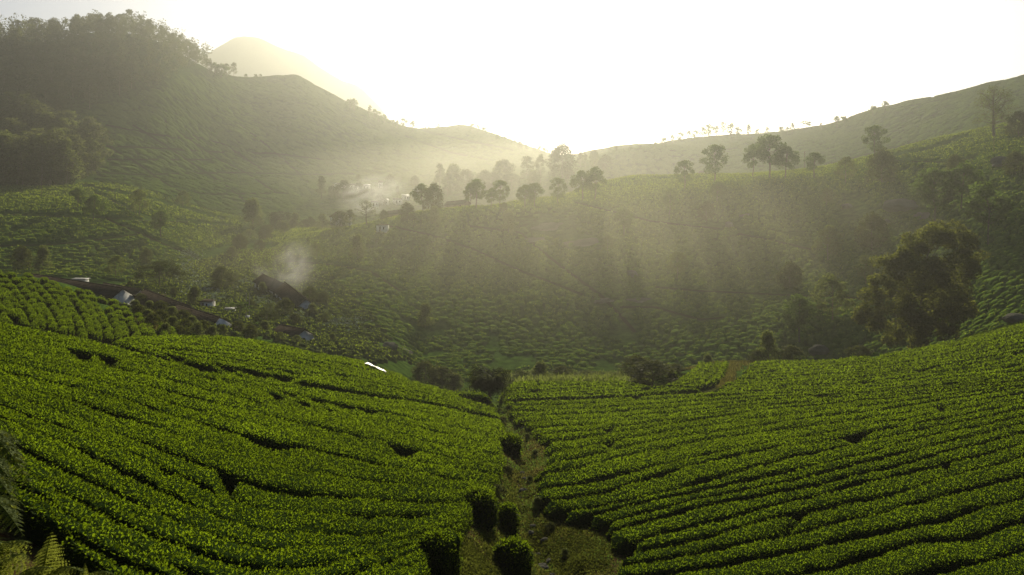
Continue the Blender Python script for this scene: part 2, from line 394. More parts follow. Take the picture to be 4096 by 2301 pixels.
# ---------------------------------------------------------------- leaves as numpy arrays
def nrm(a): return a / np.maximum(np.linalg.norm(a, axis=-1, keepdims=True), 1e-9)
def blades(P, A, Nn, L, Wd, fold=0.25):
    """one folded diamond per point: base P, axis A, blade normal Nn, length L, half width Wd"""
    S = nrm(np.cross(A, Nn)); U = nrm(np.cross(S, A))
    L = np.broadcast_to(L, (len(P),))[:, None]; Wd = np.broadcast_to(Wd, (len(P),))[:, None]
    mid = P + A * L * 0.45 - U * Wd * fold
    v = np.stack([P, mid + S * Wd + U * Wd * fold * 2, P + A * L - U * L * 0.12, mid - S * Wd + U * Wd * fold * 2], 1)
    n = len(P)
    f = np.arange(4 * n).reshape(n, 4)
    return v.reshape(-1, 3), f
def rand_unit(n):
    v = rng.normal(size=(n, 3)); return nrm(v)
def leaf_cloud(P, size, up=0.2, out=None):
    n = len(P)
    A = rand_unit(n); A[:, 2] += up
    if out is not None: A = A + out * 0.7
    A = nrm(A); Nn = rand_unit(n); Nn[:, 2] += 0.4
    s = size * (0.6 + 0.8 * rng.random(n))
    return blades(P, A, nrm(Nn), s, s * 0.36)

# ---------------------------------------------------------------- tea rows of the two near fields
LEAFN = [0]
def pl_resample(P, n):
    P = np.array(P, float); d = np.r_[0, np.cumsum(np.hypot(*np.diff(P, axis=0).T))]
    t = np.linspace(0, d[-1], n); 
    return np.stack([np.interp(t, d, P[:, 0]), np.interp(t, d, P[:, 1])], 1)
HOLES = [(1130,1592,60,16),(1240,1615,70,18),(1350,1640,70,18),(1450,1662,60,18),(1060,1835,85,40),(1000,1815,50,30),(250,1600,40,16),(880,1478,90,14),(1000,1495,100,14),(1120,1512,80,12),(330,1425,60,14),(430,1450,50,14),(600,1930,60,20),(900,1950,50,16),(60,1800,60,24),(3300,1590,60,8),(2700,1830,50,12),(3450,1760,70,14),(700,1440,45,14)]
def tea_row(name, A, B, seed, label, group, cat='tea row', hgt=TEA, holes=0.02, dens=1.0, gapf=1.0):
    """A, B: (n,3) ground points of the two sides of the row"""
    # resample along the row to a step that follows the distance
    Cn = (A + B) / 2
    seg = np.hypot(*np.diff(Cn[:, :2], axis=0).T)
    d = np.r_[0, np.cumsum(seg)]
    step = np.clip(0.010 * np.median(Cn[:, 1]), 0.22, 1.2)
    n = int(np.clip(d[-1] / step, 6, 420))
    t = np.linspace(0, d[-1], n)
    A = np.stack([np.interp(t, d, A[:, k]) for k in range(2)], 1); B = np.stack([np.interp(t, d, B[:, k]) for k in range(2)], 1)
    ymed = np.median(A[:, 1])
    wob = fbm(A[:, 0] * 0.5, A[:, 1] * 0.5, seed, 3)[:, None]
    cr = B - A; wid = np.linalg.norm(cr, axis=1)
    gap = np.minimum(0.27, wid * 0.18) * gapf
    if gapf < 1: gap = gap * np.clip((vnoise(A[:, 0] * .22 + seed, A[:, 1] * .22, seed) - .48) * 7, -.3, 2.2)
    crn = cr / np.maximum(wid, 1e-6)[:, None]
    n1 = vnoise(A[:, 0] * 0.9, A[:, 1] * 0.9, seed + 3); n2 = vnoise(A[:, 0] * 0.9, A[:, 1] * 0.9, seed + 8)
    A2 = A + crn * (gap * (0.15 + 0.8 * n1))[:, None] + crn * wob * 0.10
    B2 = B - crn * (gap * (0.15 + 0.8 * n2))[:, None] + crn * wob * 0.10
    # bushes along the row: shallow dips between them, now and then a missing one
    hh = hgt * (0.86 + 0.26 * vnoise(t * 0.35, np.full(n, seed * 1.7), seed))
    pitch = 1.35
    dip = np.abs(((t / pitch + vnoise(t * 0.4, np.full(n, seed * 0.3), 5)) % 1.0) - 0.5) * 2
    hh *= 1 - (0.07 if gapf > 1.2 else 0.13) * np.clip((dip - 0.8) / 0.2, 0, 1)
    r2 = np.random.default_rng(seed)
    for k in range(r2.poisson(holes * d[-1])):
        c = r2.random() * d[-1]; w = 0.35 + 0.5 * r2.random()
        hh *= 1 - 0.85 * np.clip(1.25 - np.abs(t - c) / w, 0, 1)
    cu, cv = proj((A[:, 0] + B[:, 0]) / 2, (A[:, 1] + B[:, 1]) / 2, Hs((A[:, 0] + B[:, 0]) / 2, (A[:, 1] + B[:, 1]) / 2) + .6)
    for (hu, hv, ha, hb) in HOLES:
        hh *= 1 - .9 * np.clip(1.5 - 1.2 * np.hypot((cu - hu) / ha, (cv - hv) / hb), 0, 1)
    e = np.minimum(t, d[-1] - t)
    hh *= np.clip(e / 0.45 + 0.12, 0, 1) ** 0.5
    ew = np.clip(e / 0.8 + 0.35, 0, 1)
    mid = (A2 + B2) / 2; A2 = mid + (A2 - mid) * ew[:, None]; B2 = mid + (B2 - mid) * ew[:, None]
    if ymed < 70:
        Q = np.array([0, .02, .06, .14, .34, .5, .66, .86, .94, .98, 1]); Hq = np.array([0, .55, .88, .98, 1.0, 1.0, 1.0, .98, .88, .55, 0])
    else:
        Q = np.array([0, .04, .2, .5, .8, .96, 1]); Hq = np.array([0, .6, .95, 1.02, .95, .6, 0])
    m = len(Q)
    XY = A2[:, None, :] * (1 - Q)[None, :, None] + B2[:, None, :] * Q[None, :, None]
    gA, gB = Hs(A2[:, 0], A2[:, 1]), Hs(B2[:, 0], B2[:, 1])
    G = np.maximum(gA[:, None] * (1 - Q) + gB[:, None] * Q, Hs(XY[..., 0], XY[..., 1]) - 0.1)
    small = fbm(XY[..., 0] * 1.6, XY[..., 1] * 1.6, seed + 2, 3)
    Z = G - 0.08 + (hh[:, None] * Hq[None, :]) * (1 + 0.10 * small) + 0.02
    V = np.concatenate([XY, Z[..., None]], -1)
    i, j = np.meshgrid(np.arange(n - 1), np.arange(m - 1), indexing='ij'); a = (i * m + j).ravel()
    F = np.stack([a, a + 1, a + m + 1, a + m], 1)
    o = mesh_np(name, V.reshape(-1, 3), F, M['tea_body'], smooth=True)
    tag(o, label, cat, group)
    # leaves
    if gapf > 1.2: dens = dens * 1.05
    q00, q10, q01, q11 = V[:-1, :-1], V[1:, :-1], V[:-1, 1:], V[1:, 1:]
    ar = np.linalg.norm(np.cross(q10 - q00, q01 - q00), axis=-1)
    yc = q00[..., 1]
    L = np.clip((0.0028 if gapf > 1.2 else 0.0030) * yc, 0.076, 0.5)
    rho = dens * 0.76 / (L * L * 0.40)
    uu, vv, _ = 0, 0, 0
    wq = np.ones(m - 1); wq[0] *= 0.45; wq[-1] *= 0.45
    sN = np.abs(V[:-1, :-1, 0] / yc) < 0.80
    lam = ar * rho * wq[None, :] * sN
    cnt = rng.poisson(lam)
    I, J = np.nonzero(cnt); c = cnt[I, J]
    I = np.repeat(I, c); J = np.repeat(J, c); k = len(I)
    if k == 0: return o
    LEAFN[0] += k
    a_, b_ = rng.random(k)[:, None], rng.random(k)[:, None]
    P = (V[I, J] * (1 - a_) + V[I + 1, J] * a_) * (1 - b_) + (V[I, J + 1] * (1 - a_) + V[I + 1, J + 1] * a_) * b_
    nn = nrm(np.cross(V[I, J + 1] - V[I, J], V[I + 1, J] - V[I, J])); nn = np.where(nn[:, 2:3] < 0, -nn, nn)
    LL = L[I, J] * (0.65 + 0.7 * rng.random(k))
    ax = rand_unit(k) * 0.9; ax[:, 2] = np.abs(ax[:, 2]) * 0.5 + 0.22
    ax = nrm(ax + nn * 0.45)
    P = P + nn * (rng.random(k)[:, None] - 0.66) * np.clip(LL, 0, 0.14)[:, None] * 1.4
    bn = rand_unit(k); bn[:, 2] = np.abs(bn[:, 2]) + 0.7
    v, f = blades(P, ax, nrm(bn), LL, LL * 0.27)
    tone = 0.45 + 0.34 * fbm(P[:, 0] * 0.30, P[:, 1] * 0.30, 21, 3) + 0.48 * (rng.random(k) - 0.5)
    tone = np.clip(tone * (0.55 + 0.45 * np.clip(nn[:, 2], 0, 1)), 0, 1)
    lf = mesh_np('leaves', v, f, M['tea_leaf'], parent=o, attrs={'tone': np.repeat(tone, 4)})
    lf['kind'] = 'stuff'
    return o
ORD = ['first','second','third','fourth','fifth','sixth','seventh','eighth','ninth','tenth','eleventh','twelfth','thirteenth','fourteenth','fifteenth','sixteenth','seventeenth','eighteenth','nineteenth','twentieth','twenty-first','twenty-second','twenty-third','twenty-fourth','twenty-fifth','twenty-sixth','twenty-seventh','twenty-eighth','twenty-ninth','thirtieth','thirty-first','thirty-second','thirty-third','thirty-fourth','thirty-fifth','thirty-sixth','thirty-seventh','thirty-eighth','thirty-ninth','fortieth']
def field(guides, counts, labelf, group, seed0, reverse=True, ymin=5, ymax=240, holes=0.012, gapf=1.0):
    """guides: pixel polylines from far to near; counts: rows between neighbours"""
    NPT = 90
    G = [pl_resample(g, NPT) for g in guides]
    lines = [G[0]]
    for a, b, c in zip(G[:-1], G[1:], counts):
        for k in range(1, c + 1):
            lines.append(a * (1 - k / c) + b * k / c)
    W = []
    for q in lines:
        p = cast(q[:, 0], q[:, 1], lift=TEA * 0.9, ymin=ymin, ymax=ymax)
        W.append(p)
    nrow = len(W) - 1
    rowsout = []
    for k in range(nrow):
        a, b = W[k], W[k + 1]
        idx = nrow - k if reverse else k + 1
        rr = np.random.default_rng(seed0 + k)
        i0 = int(rr.random() * 1.6); 
        i1 = NPT - int(rr.random() * 1.6)
        rowsout.append(tea_row('tea_row', a[i0:i1], b[i0:i1], seed0 + k, labelf(idx, nrow), group, holes=holes, gapf=gapf))
    return rowsout
RG = [
 [(1990,1606),(2400,1592),(2700,1576),(3018,1564),(3236,1562),(3526,1555),(3744,1530),(4096,1500),(4400,1466)],
 [(2060,1690),(2400,1672),(2700,1648),(3000,1618),(3526,1578),(4096,1520),(4400,1484)],
 [(2150,1770),(2435,1735),(2700,1692),(3000,1644),(3526,1594),(4096,1537),(4400,1500)],
 [(2165,1862),(2300,1832),(2481,1791),(2662,1750),(2880,1728),(3079,1696),(3300,1661),(3458,1649),(3730,1605),(4002,1565),(4096,1553),(4400,1515)],
 [(2120,1905),(2300,1872),(2599,1800),(2735,1773),(2934,1748),(3115,1716),(3300,1696),(3458,1678),(3730,1632),(4002,1587),(4096,1573),(4400,1533)],
 [(2130,1955),(2300,1936),(2481,1897),(2680,1848),(2880,1806),(3206,1746),(3300,1730),(3458,1705),(3730,1658),(4096,1593),(4400,1553)],
 [(2140,2005),(2300,1984),(2427,1966),(2517,1930),(2753,1863),(2898,1830),(3115,1783),(3300,1763),(3458,1732),(3730,1682),(4096,1613),(4400,1569)],
 [(2230,2048),(2354,2031),(2445,2016),(2662,1969),(2807,1924),(2979,1879),(3115,1836),(3300,1801),(3458,1765),(3730,1709),(4096,1636),(4400,1587)],
 [(2309,2069),(2572,2008),(2753,1970),(3007,1915),(3300,1854),(3504,1806),(3658,1757),(3821,1725),(3966,1696),(4096,1665),(4400,1605)],
 [(2400,2101),(2617,2040),(2807,1993),(3043,1945),(3300,1893),(3476,1845),(3730,1785),(3911,1739),(4096,1696),(4400,1632)],
 [(2409,2136),(2590,2074),(2843,2017),(3079,1972),(3300,1930),(3476,1886),(3603,1859),(3784,1805),(3957,1765),(4096,1727),(4400,1655)],
 [(2504,2185),(2608,2142),(2771,2101),(2898,2072),(3070,2026),(3300,1975),(3458,1930),(3730,1866),(3911,1821),(4096,1776),(4400,1700)],
 [(2534,2209),(2735,2172),(2843,2147),(2934,2117),(3097,2072),(3300,2033),(3395,2013),(3549,1981),(3658,1957),(3730,1926),(3866,1888),(4002,1854),(4096,1825),(4400,1746)],
 [(2413,2268),(2536,2253),(2789,2208),(2898,2187),(3052,2153),(3300,2098),(3413,2074),(3549,2042),(3730,1995),(3866,1959),(4002,1924),(4096,1897),(4400,1814)],
 [(2472,2312),(2680,2287),(2880,2255),(3070,2217),(3300,2174),(3395,2152),(3603,2111),(3821,2063),(3911,2033),(4096,1990),(4400,1904)],
 [(2753,2362),(3025,2321),(3300,2271),(3368,2254),(3531,2203),(3676,2167),(3875,2144),(3947,2127),(4096,2084),(4400,1995)],
 [(3115,2398),(3300,2357),(3603,2312),(3766,2282),(3866,2255),(4002,2228),(4096,2201),(4400,2113)],
 [(3300,2466),(3766,2380),(4096,2314),(4400,2235)],
 [(3549,2538),(4096,2430),(4400,2357)],
]
field(RG, [4, 3, 2, 1, 1, 1, 1, 1, 1, 1, 1, 1, 1, 1, 1, 1, 1, 1],
      lambda i, n: 'clipped tea row on the right-hand field, ' + ORD[i - 1] + ' row up from the bottom right corner', 'long tea rows of the right-hand field', 100, gapf=1.75, holes=.003)
RU = [
 [(2990,1446),(3180,1444),(3320,1440),(3500,1425),(3700,1390),(3900,1340),(4096,1290),(4400,1195)],
 [(2960,1500),(3140,1488),(3320,1478),(3560,1462),(3740,1428),(3930,1385),(4096,1345),(4400,1262)],
 [(2850,1555),(3100,1540),(3300,1530),(3560,1508),(3740,1480),(3930,1448),(4096,1418),(4400,1360)],
 [(2840,1572),(3018,1564),(3236,1562),(3526,1557),(3744,1533),(4096,1504),(4400,1470)],
]
field(RU, [4,5,4],
      lambda i, n: 'tea row near the top edge of the right-hand field, ' + ORD[n - i] + ' down from the crest', 'short tea rows below the right-hand crest', 200)
RV = [
 [(2020,1534),(2200,1516),(2400,1506),(2540,1512)],
 [(2000,1570),(2250,1556),(2450,1540),(2580,1545)],
 [(1992,1602),(2300,1592),(2600,1577),(2830,1556)],
]
field(RV, [4,4],
      lambda i, n: 'short tea row between the tree fern and the big bush, ' + ORD[n - i] + ' down from the crest', 'short tea rows beyond the tree fern', 230)
RW = [
 [(2640,1545),(2700,1525),(2770,1480),(2800,1452)],
 [(2780,1553),(2850,1535),(2900,1500),(2918,1446)],
]
field(RW, [4],
      lambda i, n: 'curving tea row beside the bare path on the crest, ' + ORD[n - i] + ' from the big bush', 'curving tea rows by the crest path', 250)
LG = [
 [(440,1366),(560,1350),(700,1345),(890,1342),(1020,1360),(1210,1400),(1430,1440),(1590,1500),(1690,1540),(1800,1568),(1975,1618)],
 [(500,1382),(606,1412),(760,1445),(900,1475),(1120,1512),(1300,1540),(1600,1588),(1850,1632),(2010,1672)],
]
field(LG, [9],
      lambda i, n: 'tea row on the far lobe of the left-hand field, ' + ORD[n - i] + ' down from its crest', 'tea rows on the far lobe', 300, gapf=.6)
LA = [
 [(-350,1238),(0,1296),(151,1324),(303,1348),(479,1392),(606,1428),(680,1450),(900,1500),(1120,1528),(1300,1556),(1600,1602),(1850,1645),(2015,1685)],
 [(-350,1290),(0,1348),(200,1380),(400,1420),(606,1466),(800,1507),(1009,1553),(1156,1584),(1300,1619),(1492,1665),(1730,1725),(1900,1765),(2040,1790)],
 [(-350,1425),(0,1480),(250,1536),(495,1598),(706,1660),(900,1715),(1100,1765),(1300,1805),(1500,1845),(1700,1890),(1830,1915),(1985,1930)],
 [(-350,1590),(0,1668),(250,1765),(400,1835),(540,1900),(675,1965),(850,2055),(1010,2118),(1200,2135),(1450,2140),(1650,2120),(1900,2060)],
 [(-150,1830),(100,1950),(240,2040),(400,2130),(600,2230),(800,2300),(1000,2345),(1200,2330),(1450,2270),(1680,2190),(1800,2140)],
 [(430,2290),(620,2390),(900,2480),(1150,2480),(1400,2420),(1700,2300)],
]
field(LA, [3,4,4,3,2],
      lambda i, n: 'tea row of the left-hand field, ' + ORD[i - 1] + ' row up from the bottom edge', 'long tea rows of the left-hand field', 400, gapf=.6)
print("ROWLEAVES", LEAFN[0])

# ---------------------------------------------------------------- single tea bushes
def tea_bush_mesh(lx, ly, h, nleaf, leafL, seed, sq=2.6):
    r = np.random.default_rng(seed)
    nu, nv = 16, 6
    V = [];
    for j in range(nv + 1):
        e = j / nv
        for i in range(nu):
            a = 2 * math.pi * i / nu
            ca, sa = math.cos(a), math.sin(a)
            k = (abs(ca) ** sq + abs(sa) ** sq) ** (-1 / sq)
            rad = (.86, .98, 1.0, .93, .78, .45, .0)[j]; z = (-0.25, .2, .48, .74, .9, .98, 1.02)[j]
            w = 1 + (0.26 if sq > 4 else .42) * (r.random() - .5)
            V.append((ca * k * lx / 2 * rad * w, sa * k * ly / 2 * rad * w, z * h * (1 + 0.05 * (r.random() - .5))))
    V = np.array(V); F = []
    for j in range(nv):
        for i in range(nu):
            F.append((j * nu + i, j * nu + (i + 1) % nu, (j + 1) * nu + (i + 1) % nu, (j + 1) * nu + i))
    F = np.array(F)
    a, b, c = V[F[:, 0]], V[F[:, 1]], V[F[:, 3]]
    ar = np.linalg.norm(np.cross(b - a, c - a), axis=1) * np.where(V[F[:, 2], 2] > h * .3, 1, .5)
    k = r.choice(len(F), nleaf, p=ar / ar.sum())
    s, t = r.random(nleaf)[:, None], r.random(nleaf)[:, None]
    P = (V[F[k, 0]] * (1 - s) + V[F[k, 1]] * s) * (1 - t) + (V[F[k, 3]] * (1 - s) + V[F[k, 2]] * s) * t
    nn = nrm(np.cross(V[F[k, 1]] - V[F[k, 0]], V[F[k, 3]] - V[F[k, 0]])); nn = np.where((nn * (P - [0, 0, h * .3])).sum(1, keepdims=True) < 0, -nn, nn)
    ax = nrm(rand_unit(nleaf) * 0.7 + nn * 0.6 + [0, 0, .25]); bn = rand_unit(nleaf); bn[:, 2] = np.abs(bn[:, 2]) + .7
    LL = leafL * (.65 + .7 * r.random(nleaf))
    v, f = blades(P + nn * leafL * (1.6 * r.random(nleaf)[:, None] - .9) * (1 if sq > 4 else 1.5), ax, nrm(bn), LL, LL * .27)
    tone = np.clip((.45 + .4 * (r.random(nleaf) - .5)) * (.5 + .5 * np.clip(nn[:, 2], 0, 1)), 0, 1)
    return V, F, v, f, np.repeat(tone, 4)
def tea_bush(name, loc, lx, ly, h, nleaf, leafL, seed, rz, label, group, tilt=(0, 0), sq=2.6):
    V, F, v, f, tone = tea_bush_mesh(lx, ly, h, nleaf, leafL, seed, sq)
    o = mesh_np(name, V, F, M['tea_body'], smooth=True, loc=loc); o.rotation_euler = (tilt[0], tilt[1], rz)
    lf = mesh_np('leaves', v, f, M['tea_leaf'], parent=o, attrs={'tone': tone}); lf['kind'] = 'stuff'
    KIDS[o.name] = [lf]
    return tag(o, label, 'tea bush', group)
# those left standing in the gully
for k, (u, v, wpx, hpx, lab) in enumerate([
        (2050, 2290, 150, 120, 'dark square-cut tea bush standing alone in the gully at the bottom edge'),
        (2030, 2120, 75, 95, 'small narrow tea bush in the gully just above the dark square-cut one'),
        (1910, 2075, 150, 110, 'rounded tea bush at the gully edge beneath the left-hand rows'),
        (2035, 1815, 95, 66, 'low dark tea bush at the left side of the upper gully'),
        (1750, 2290, 180, 150, 'tea bush in deep shade under the end of the left-hand rows')]):
    p = cast([u], [v])[0]; w = wpx / FP * p[1]; h = hpx / FP * p[1]
    tea_bush('tea_bush', p, w, w * 0.9, h, int(2200), np.clip(.0034 * p[1], .09, .3), 50 + k, 0.3 * k, lab, 'lone tea bushes in the gully')
p = cast([1850], [1612])[0]
tea_bush('hedge_bush', p, 230 / FP * p[1], 1.4, 1.15, 900, .28, 71, R(-8), 'long clipped tea hedge in front of the tree fern', None)
for k, (u, v, wpx, hpx, lab) in enumerate([(700, 1432, 110, 40, 'dark rounded tea hedge left of the bare earth patch'),
                                      (800, 1400, 70, 26, 'low tea bush behind the bare earth patch'),
                                      (2690, 1530, 44, 38, 'small clipped tea bush at the foot of the big crest bush')]):
    p = cast([u], [v])[0]
    tea_bush('tea_bush', p, wpx / FP * p[1], wpx / FP * p[1] * .7, hpx / FP * p[1], 700, .26, 80 + k, .2, lab, None)

# hump of blocky bushes at the left, row by row
protoB = None
bh = [(-60, 1345), (0, 1345), (120, 1345), (240, 1360), (340, 1372), (430, 1378), (520, 1375)]
variants = []
nB = 0
for j in range(27):
    jb = 0
    # each row runs from the upper left down to the lower right and then straight to the foot of the hump
    u1 = -150 + j * 36.0
    vt = 1345
    for s in np.linspace(0, 1, 13) + rng.normal() * .02:
        dv = 270 * (1 - s)
        u = u1 - 150 * max(0, 1 - s) ** 1.6 + 6 * math.sin(j * 2.1 + s * 5)
        v = vt + 18 - dv
        top = np.interp(u, [-100, 0, 120, 240, 340, 430, 520, 600], [1086, 1090, 1112, 1145, 1172, 1202, 1246, 1298])
        right = np.interp(v, [1100, 1150, 1200, 1250, 1300, 1345], [170, 340, 480, 570, 640, 700])
        if v < top + 5 or u > right or u < -90: continue
        if rng.random() < 0.03: continue
        p = cast([u], [v], ymin=90, ymax=170)[0]
        if not (92 < p[1] < 156): continue
        e = 2.0
        gx = (Hs(p[0] + e, p[1]) - Hs(p[0] - e, p[1])) / (2 * e); gy = (Hs(p[0], p[1] + e) - Hs(p[0], p[1] - e)) / (2 * e)
        q = cast([u1 - 150 * max(0, 1 - s - .08) ** 1.6 if s < .92 else u1], [v + 22], ymin=90, ymax=170)[0]
        rz = math.atan2(q[1] - p[1], q[0] - p[0])
        k = int(rng.integers(0, 3))
        tl = (math.atan(gy * math.cos(rz) - gx * math.sin(rz)), -math.atan(gx * math.cos(rz) + gy * math.sin(rz)))
        jb += 1; lab = 'blocky tea bush on the left hump, ' + ORD[j] + ' column, ' + ORD[jb - 1] + ' one down'
        grp = 'tea bushes on the left hump'
        if len(variants) <= k:
            k = len(variants)
            wr = 36 / FP * p[1] * .76 / 1.46
            b = tea_bush('tea_bush', p - [0, 0, .1], 4.9, 1.46, 0.95, 1100, .22, 90 + k, rz, lab, grp, tl, 5); b.scale = (1, wr, 1)
            variants.append(b)
        else:
            sc = float(.85 + .3 * rng.random())
            b = dup(variants[k], p - [0, 0, .1], rz + float(rng.normal() * .08), (float(.86 + .18 * rng.random()), 36 / FP * p[1] * .76 / 1.46, sc), lab, 'tea bush', grp, tl)
        nB += 1
print('hump bushes', nB)
# ---------------------------------------------------------------- bushes of the far slopes (too many to count)
PATHS_D = [  # trodden paths and drains, survey pixels
 [(1150,1045),(1330,1060),(1480,1085),(1600,1165)],
 [(1560,905),(1740,945),(1900,1000),(2060,1075),(2230,1140),(2330,1180)],
 [(1880,905),(2080,930),(2160,1000),(2290,1100),(2400,1180),(2480,1260),(2540,1330)],
 [(2620,1150),(2800,1165),(2960,1172),(3150,1182),(3330,1186),(3480,1200)],
 [(2300,810),(2460,850),(2600,885),(2760,905),(2880,915)],
 [(2950,935),(3100,965),(3250,1000)],
 [(3530,640),(3640,646),(3790,650),(3900,632)],
 [(3570,625),(3700,600),(3800,570),(3870,545)],
 [(2480,1230),(2620,1230),(2800,1280),(2900,1270)],
 [(0,858),(150,862),(330,870),(420,872),(600,885),(760,890),(930,905)],
 [(420,872),(560,935),(700,995),(800,1040)],
 [(0,985),(200,980),(400,960),(560,935)],
 [(380,770),(470,815),(560,860),(640,890)],
 [(330,745),(520,780),(640,805),(760,840),(900,880)],
]
PATHS_E = [
 [(380,690),(560,700),(760,694),(1000,692),(1250,700),(1420,695)],
 [(390,584),(600,592),(850,608),(1100,615),(1300,640)],
 [(440,590),(560,660),(640,720),(760,790)],
 [(530,500),(660,580),(790,670),(900,740),(1000,820)],
 [(640,470),(760,560),(880,640),(1000,700),(1100,770)],
 [(760,540),(900,580),(1050,680)],
 [(960,500),(1080,590),(1180,680),(1240,740)],
 [(430,640),(700,640),(850,640)],
 [(700,760),(840,778),(1000,775),(1150,772)],
 [(420,500),(620,540),(800,560)],
 [(1600,500),(1850,560),(2050,600)],
 [(1620,545),(1800,610),(1950,640)],
 [(2790,690),(3000,700),(3300,690)],
 [(3300,660),(3500,610),(3700,560)],
 [(2930,490),(3010,560),(3090,640)],
]
ROCKY = [(2190,900,150,60),(2330,975,90,35),(2420,1205,60,24),(1565,1385,55,20),(2560,1205,70,20),(1975,1375,22,60),(3690,855,40,30),(2500,1330,60,45)]
def inpoly(u, v, P):
    P = np.array(P, float); ins = np.zeros(np.shape(u), bool); j = len(P) - 1
    for i in range(len(P)):
        c = ((P[i, 1] > v) != (P[j, 1] > v)) & (u < (P[j, 0] - P[i, 0]) * (v - P[i, 1]) / (P[j, 1] - P[i, 1] + 1e-9) + P[i, 0])
        ins ^= c; j = i
    return ins
def visible(x, y, z, lift=1.0):
    """is a point in the open as seen from the road?"""
    s = x / y; ang = (z + lift) / y
    fi = np.clip((s - SG[0]) / (SG[1] - SG[0]), 0, NS - 1.001).astype(int)
    cum = np.maximum.accumulate(H / YG[None, :], axis=1)
    ft = np.clip(np.log(np.maximum(y, YMIN) / YMIN) / math.log(YMAX / YMIN) * (NT - 1) - 1.5, 0, NT - 1).astype(int)
    return ang >= cum[fi, ft] - 0.004
POLY_VALLEY = [(540,1110),(700,1090),(830,1000),(1000,960),(1150,990),(1350,1130),(1500,1270),(1600,1400),(1700,1470),(1450,1440),(900,1340),(640,1300),(420,1180)]
def blob_field(name, xr, yr, pitch, sx, h, sel, seed, mat, along=0.0, rows=True, cards=0):
    r = np.random.default_rng(seed)
    nx = int((xr[1] - xr[0]) / (pitch * sx)); ny = int((yr[1] - yr[0]) / pitch)
    I, J = np.meshgrid(np.arange(nx), np.arange(ny), indexing='ij')
    x = xr[0] + (I + 0.5 * (J % 2)) * pitch * sx; y = yr[0] + J * pitch
    x = (x + r.normal(size=x.shape) * .38 * pitch).ravel(); y = (y + r.normal(size=y.shape) * .22 * pitch).ravel()
    # rows follow the swell of the land
    y = y + fbm(x / 60, y / 60, seed, 2) * 16 + along * x
    ok = (y > yr[0] - 10) & (np.abs(x / y) < 0.76)
    x, y = x[ok], y[ok]
    z = Hs(x, y); u, v = proj(x, y, z)
    ok = visible(x, y, z) & sel(u, v, x, y)
    for P in PATHS_D:
        ok &= polydist(u, v, np.array(P, float)) > (9.0 * 280 / np.clip(y, 150, 500))
    for (cu, cv, a, b) in ROCKY:
        ok &= ((u - cu) / a) ** 2 + ((v - cv) / b) ** 2 > 1 + .5 * r.normal(size=len(u))
    ok &= vnoise(x / 9, y / 9, seed + 3) > 0.10
    x, y, z = x[ok], y[ok], z[ok]; n = len(x)
    nu = 7
    ang = np.arange(nu) * 2 * math.pi / nu
    th = r.random(n) * 6.28
    S = pitch * (0.42 + 0.36 * r.random(n) ** 1.5); hh = h * (.55 + .75 * r.random(n))
    e = 2.0
    gx = (Hs(x + e, y) - Hs(x - e, y)) / (2 * e); gy = (Hs(x, y + e) - Hs(x, y - e)) / (2 * e)
    V = np.zeros((n, 2 * nu + 1, 3))
    for ring, (rad, zz) in enumerate([(1.0, -.1), (.80, .82)]):
        rr = rad * (1 + .22 * (r.random((n, nu)) - .5))
        px = np.cos(ang[None] + th[:, None]) * rr * S[:, None] * sx * .95; py = np.sin(ang[None] + th[:, None]) * rr * S[:, None]
        V[:, ring * nu:(ring + 1) * nu, 0] = x[:, None] + px; V[:, ring * nu:(ring + 1) * nu, 1] = y[:, None] + py
        V[:, ring * nu:(ring + 1) * nu, 2] = z[:, None] + px * gx[:, None] + py * gy[:, None] + zz * hh[:, None]
    V[:, -1, 0] = x; V[:, -1, 1] = y; V[:, -1, 2] = z + hh
    base = (np.arange(n) * (2 * nu + 1))[:, None]
    k = np.arange(nu); k2 = (k + 1) % nu
    Fq = np.stack([base + k, base + k2, base + nu + k2, base + nu + k], -1).reshape(-1, 4)
    Ft = np.stack([base + nu + k, base + nu + k2, np.broadcast_to(base + 2 * nu, (n, nu))], -1).reshape(-1, 3)
    o = mesh_np(name, V.reshape(-1, 3), [Fq, Ft], mat, smooth=True)
    print(name, n)
    if cards:  # leaf cards added on the bush tops for backlit glints
        k = np.repeat(np.arange(n), cards); m_ = len(k)
        a_ = r.random(m_) * 6.28; q_ = np.sqrt(r.random(m_)) * .95
        P = np.stack([x[k] + np.cos(a_) * q_ * S[k] * sx, y[k] + np.sin(a_) * q_ * S[k], z[k]], 1)
        P[:, 2] += hh[k] * (1 - .22 * q_ ** 2) + (P[:, 0] - x[k]) * gx[k] + (P[:, 1] - y[k]) * gy[k]
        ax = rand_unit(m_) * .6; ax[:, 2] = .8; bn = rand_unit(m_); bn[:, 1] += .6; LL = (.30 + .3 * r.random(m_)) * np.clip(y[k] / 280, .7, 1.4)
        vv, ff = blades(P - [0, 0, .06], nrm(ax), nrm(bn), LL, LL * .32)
        tag(mesh_np('tea_leaves', vv, ff, M['lit_tip'], attrs={'tone': np.repeat(np.clip(.5 + .4 * r.normal(size=m_) * .6, 0, 1), 4)}), kind='stuff')
    return tag(o, kind='stuff')
wob = lambda x, y: 60 * fbm(x / 9, y / 9, 41, 3)
selD = lambda u, v, x, y: ~inpoly(u + wob(x, y), v + wob(y, x) * .6, POLY_VALLEY) & ~((u < 1150) & (y < 320)) & ((y > 172) | ((u > 3400) & (y > 140))) & (u > 900)
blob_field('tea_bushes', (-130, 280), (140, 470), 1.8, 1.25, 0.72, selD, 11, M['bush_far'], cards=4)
FRONTFOREST = [(-60,560),(0,560),(140,560),(300,640),(380,680),(395,720),(300,742),(180,748),(-60,745)]
selC = lambda u, v, x, y: (u < 960) & (y > 222) & (y < 440) & ~inpoly(u, v, FRONTFOREST) & ~inpoly(u, v, POLY_VALLEY)
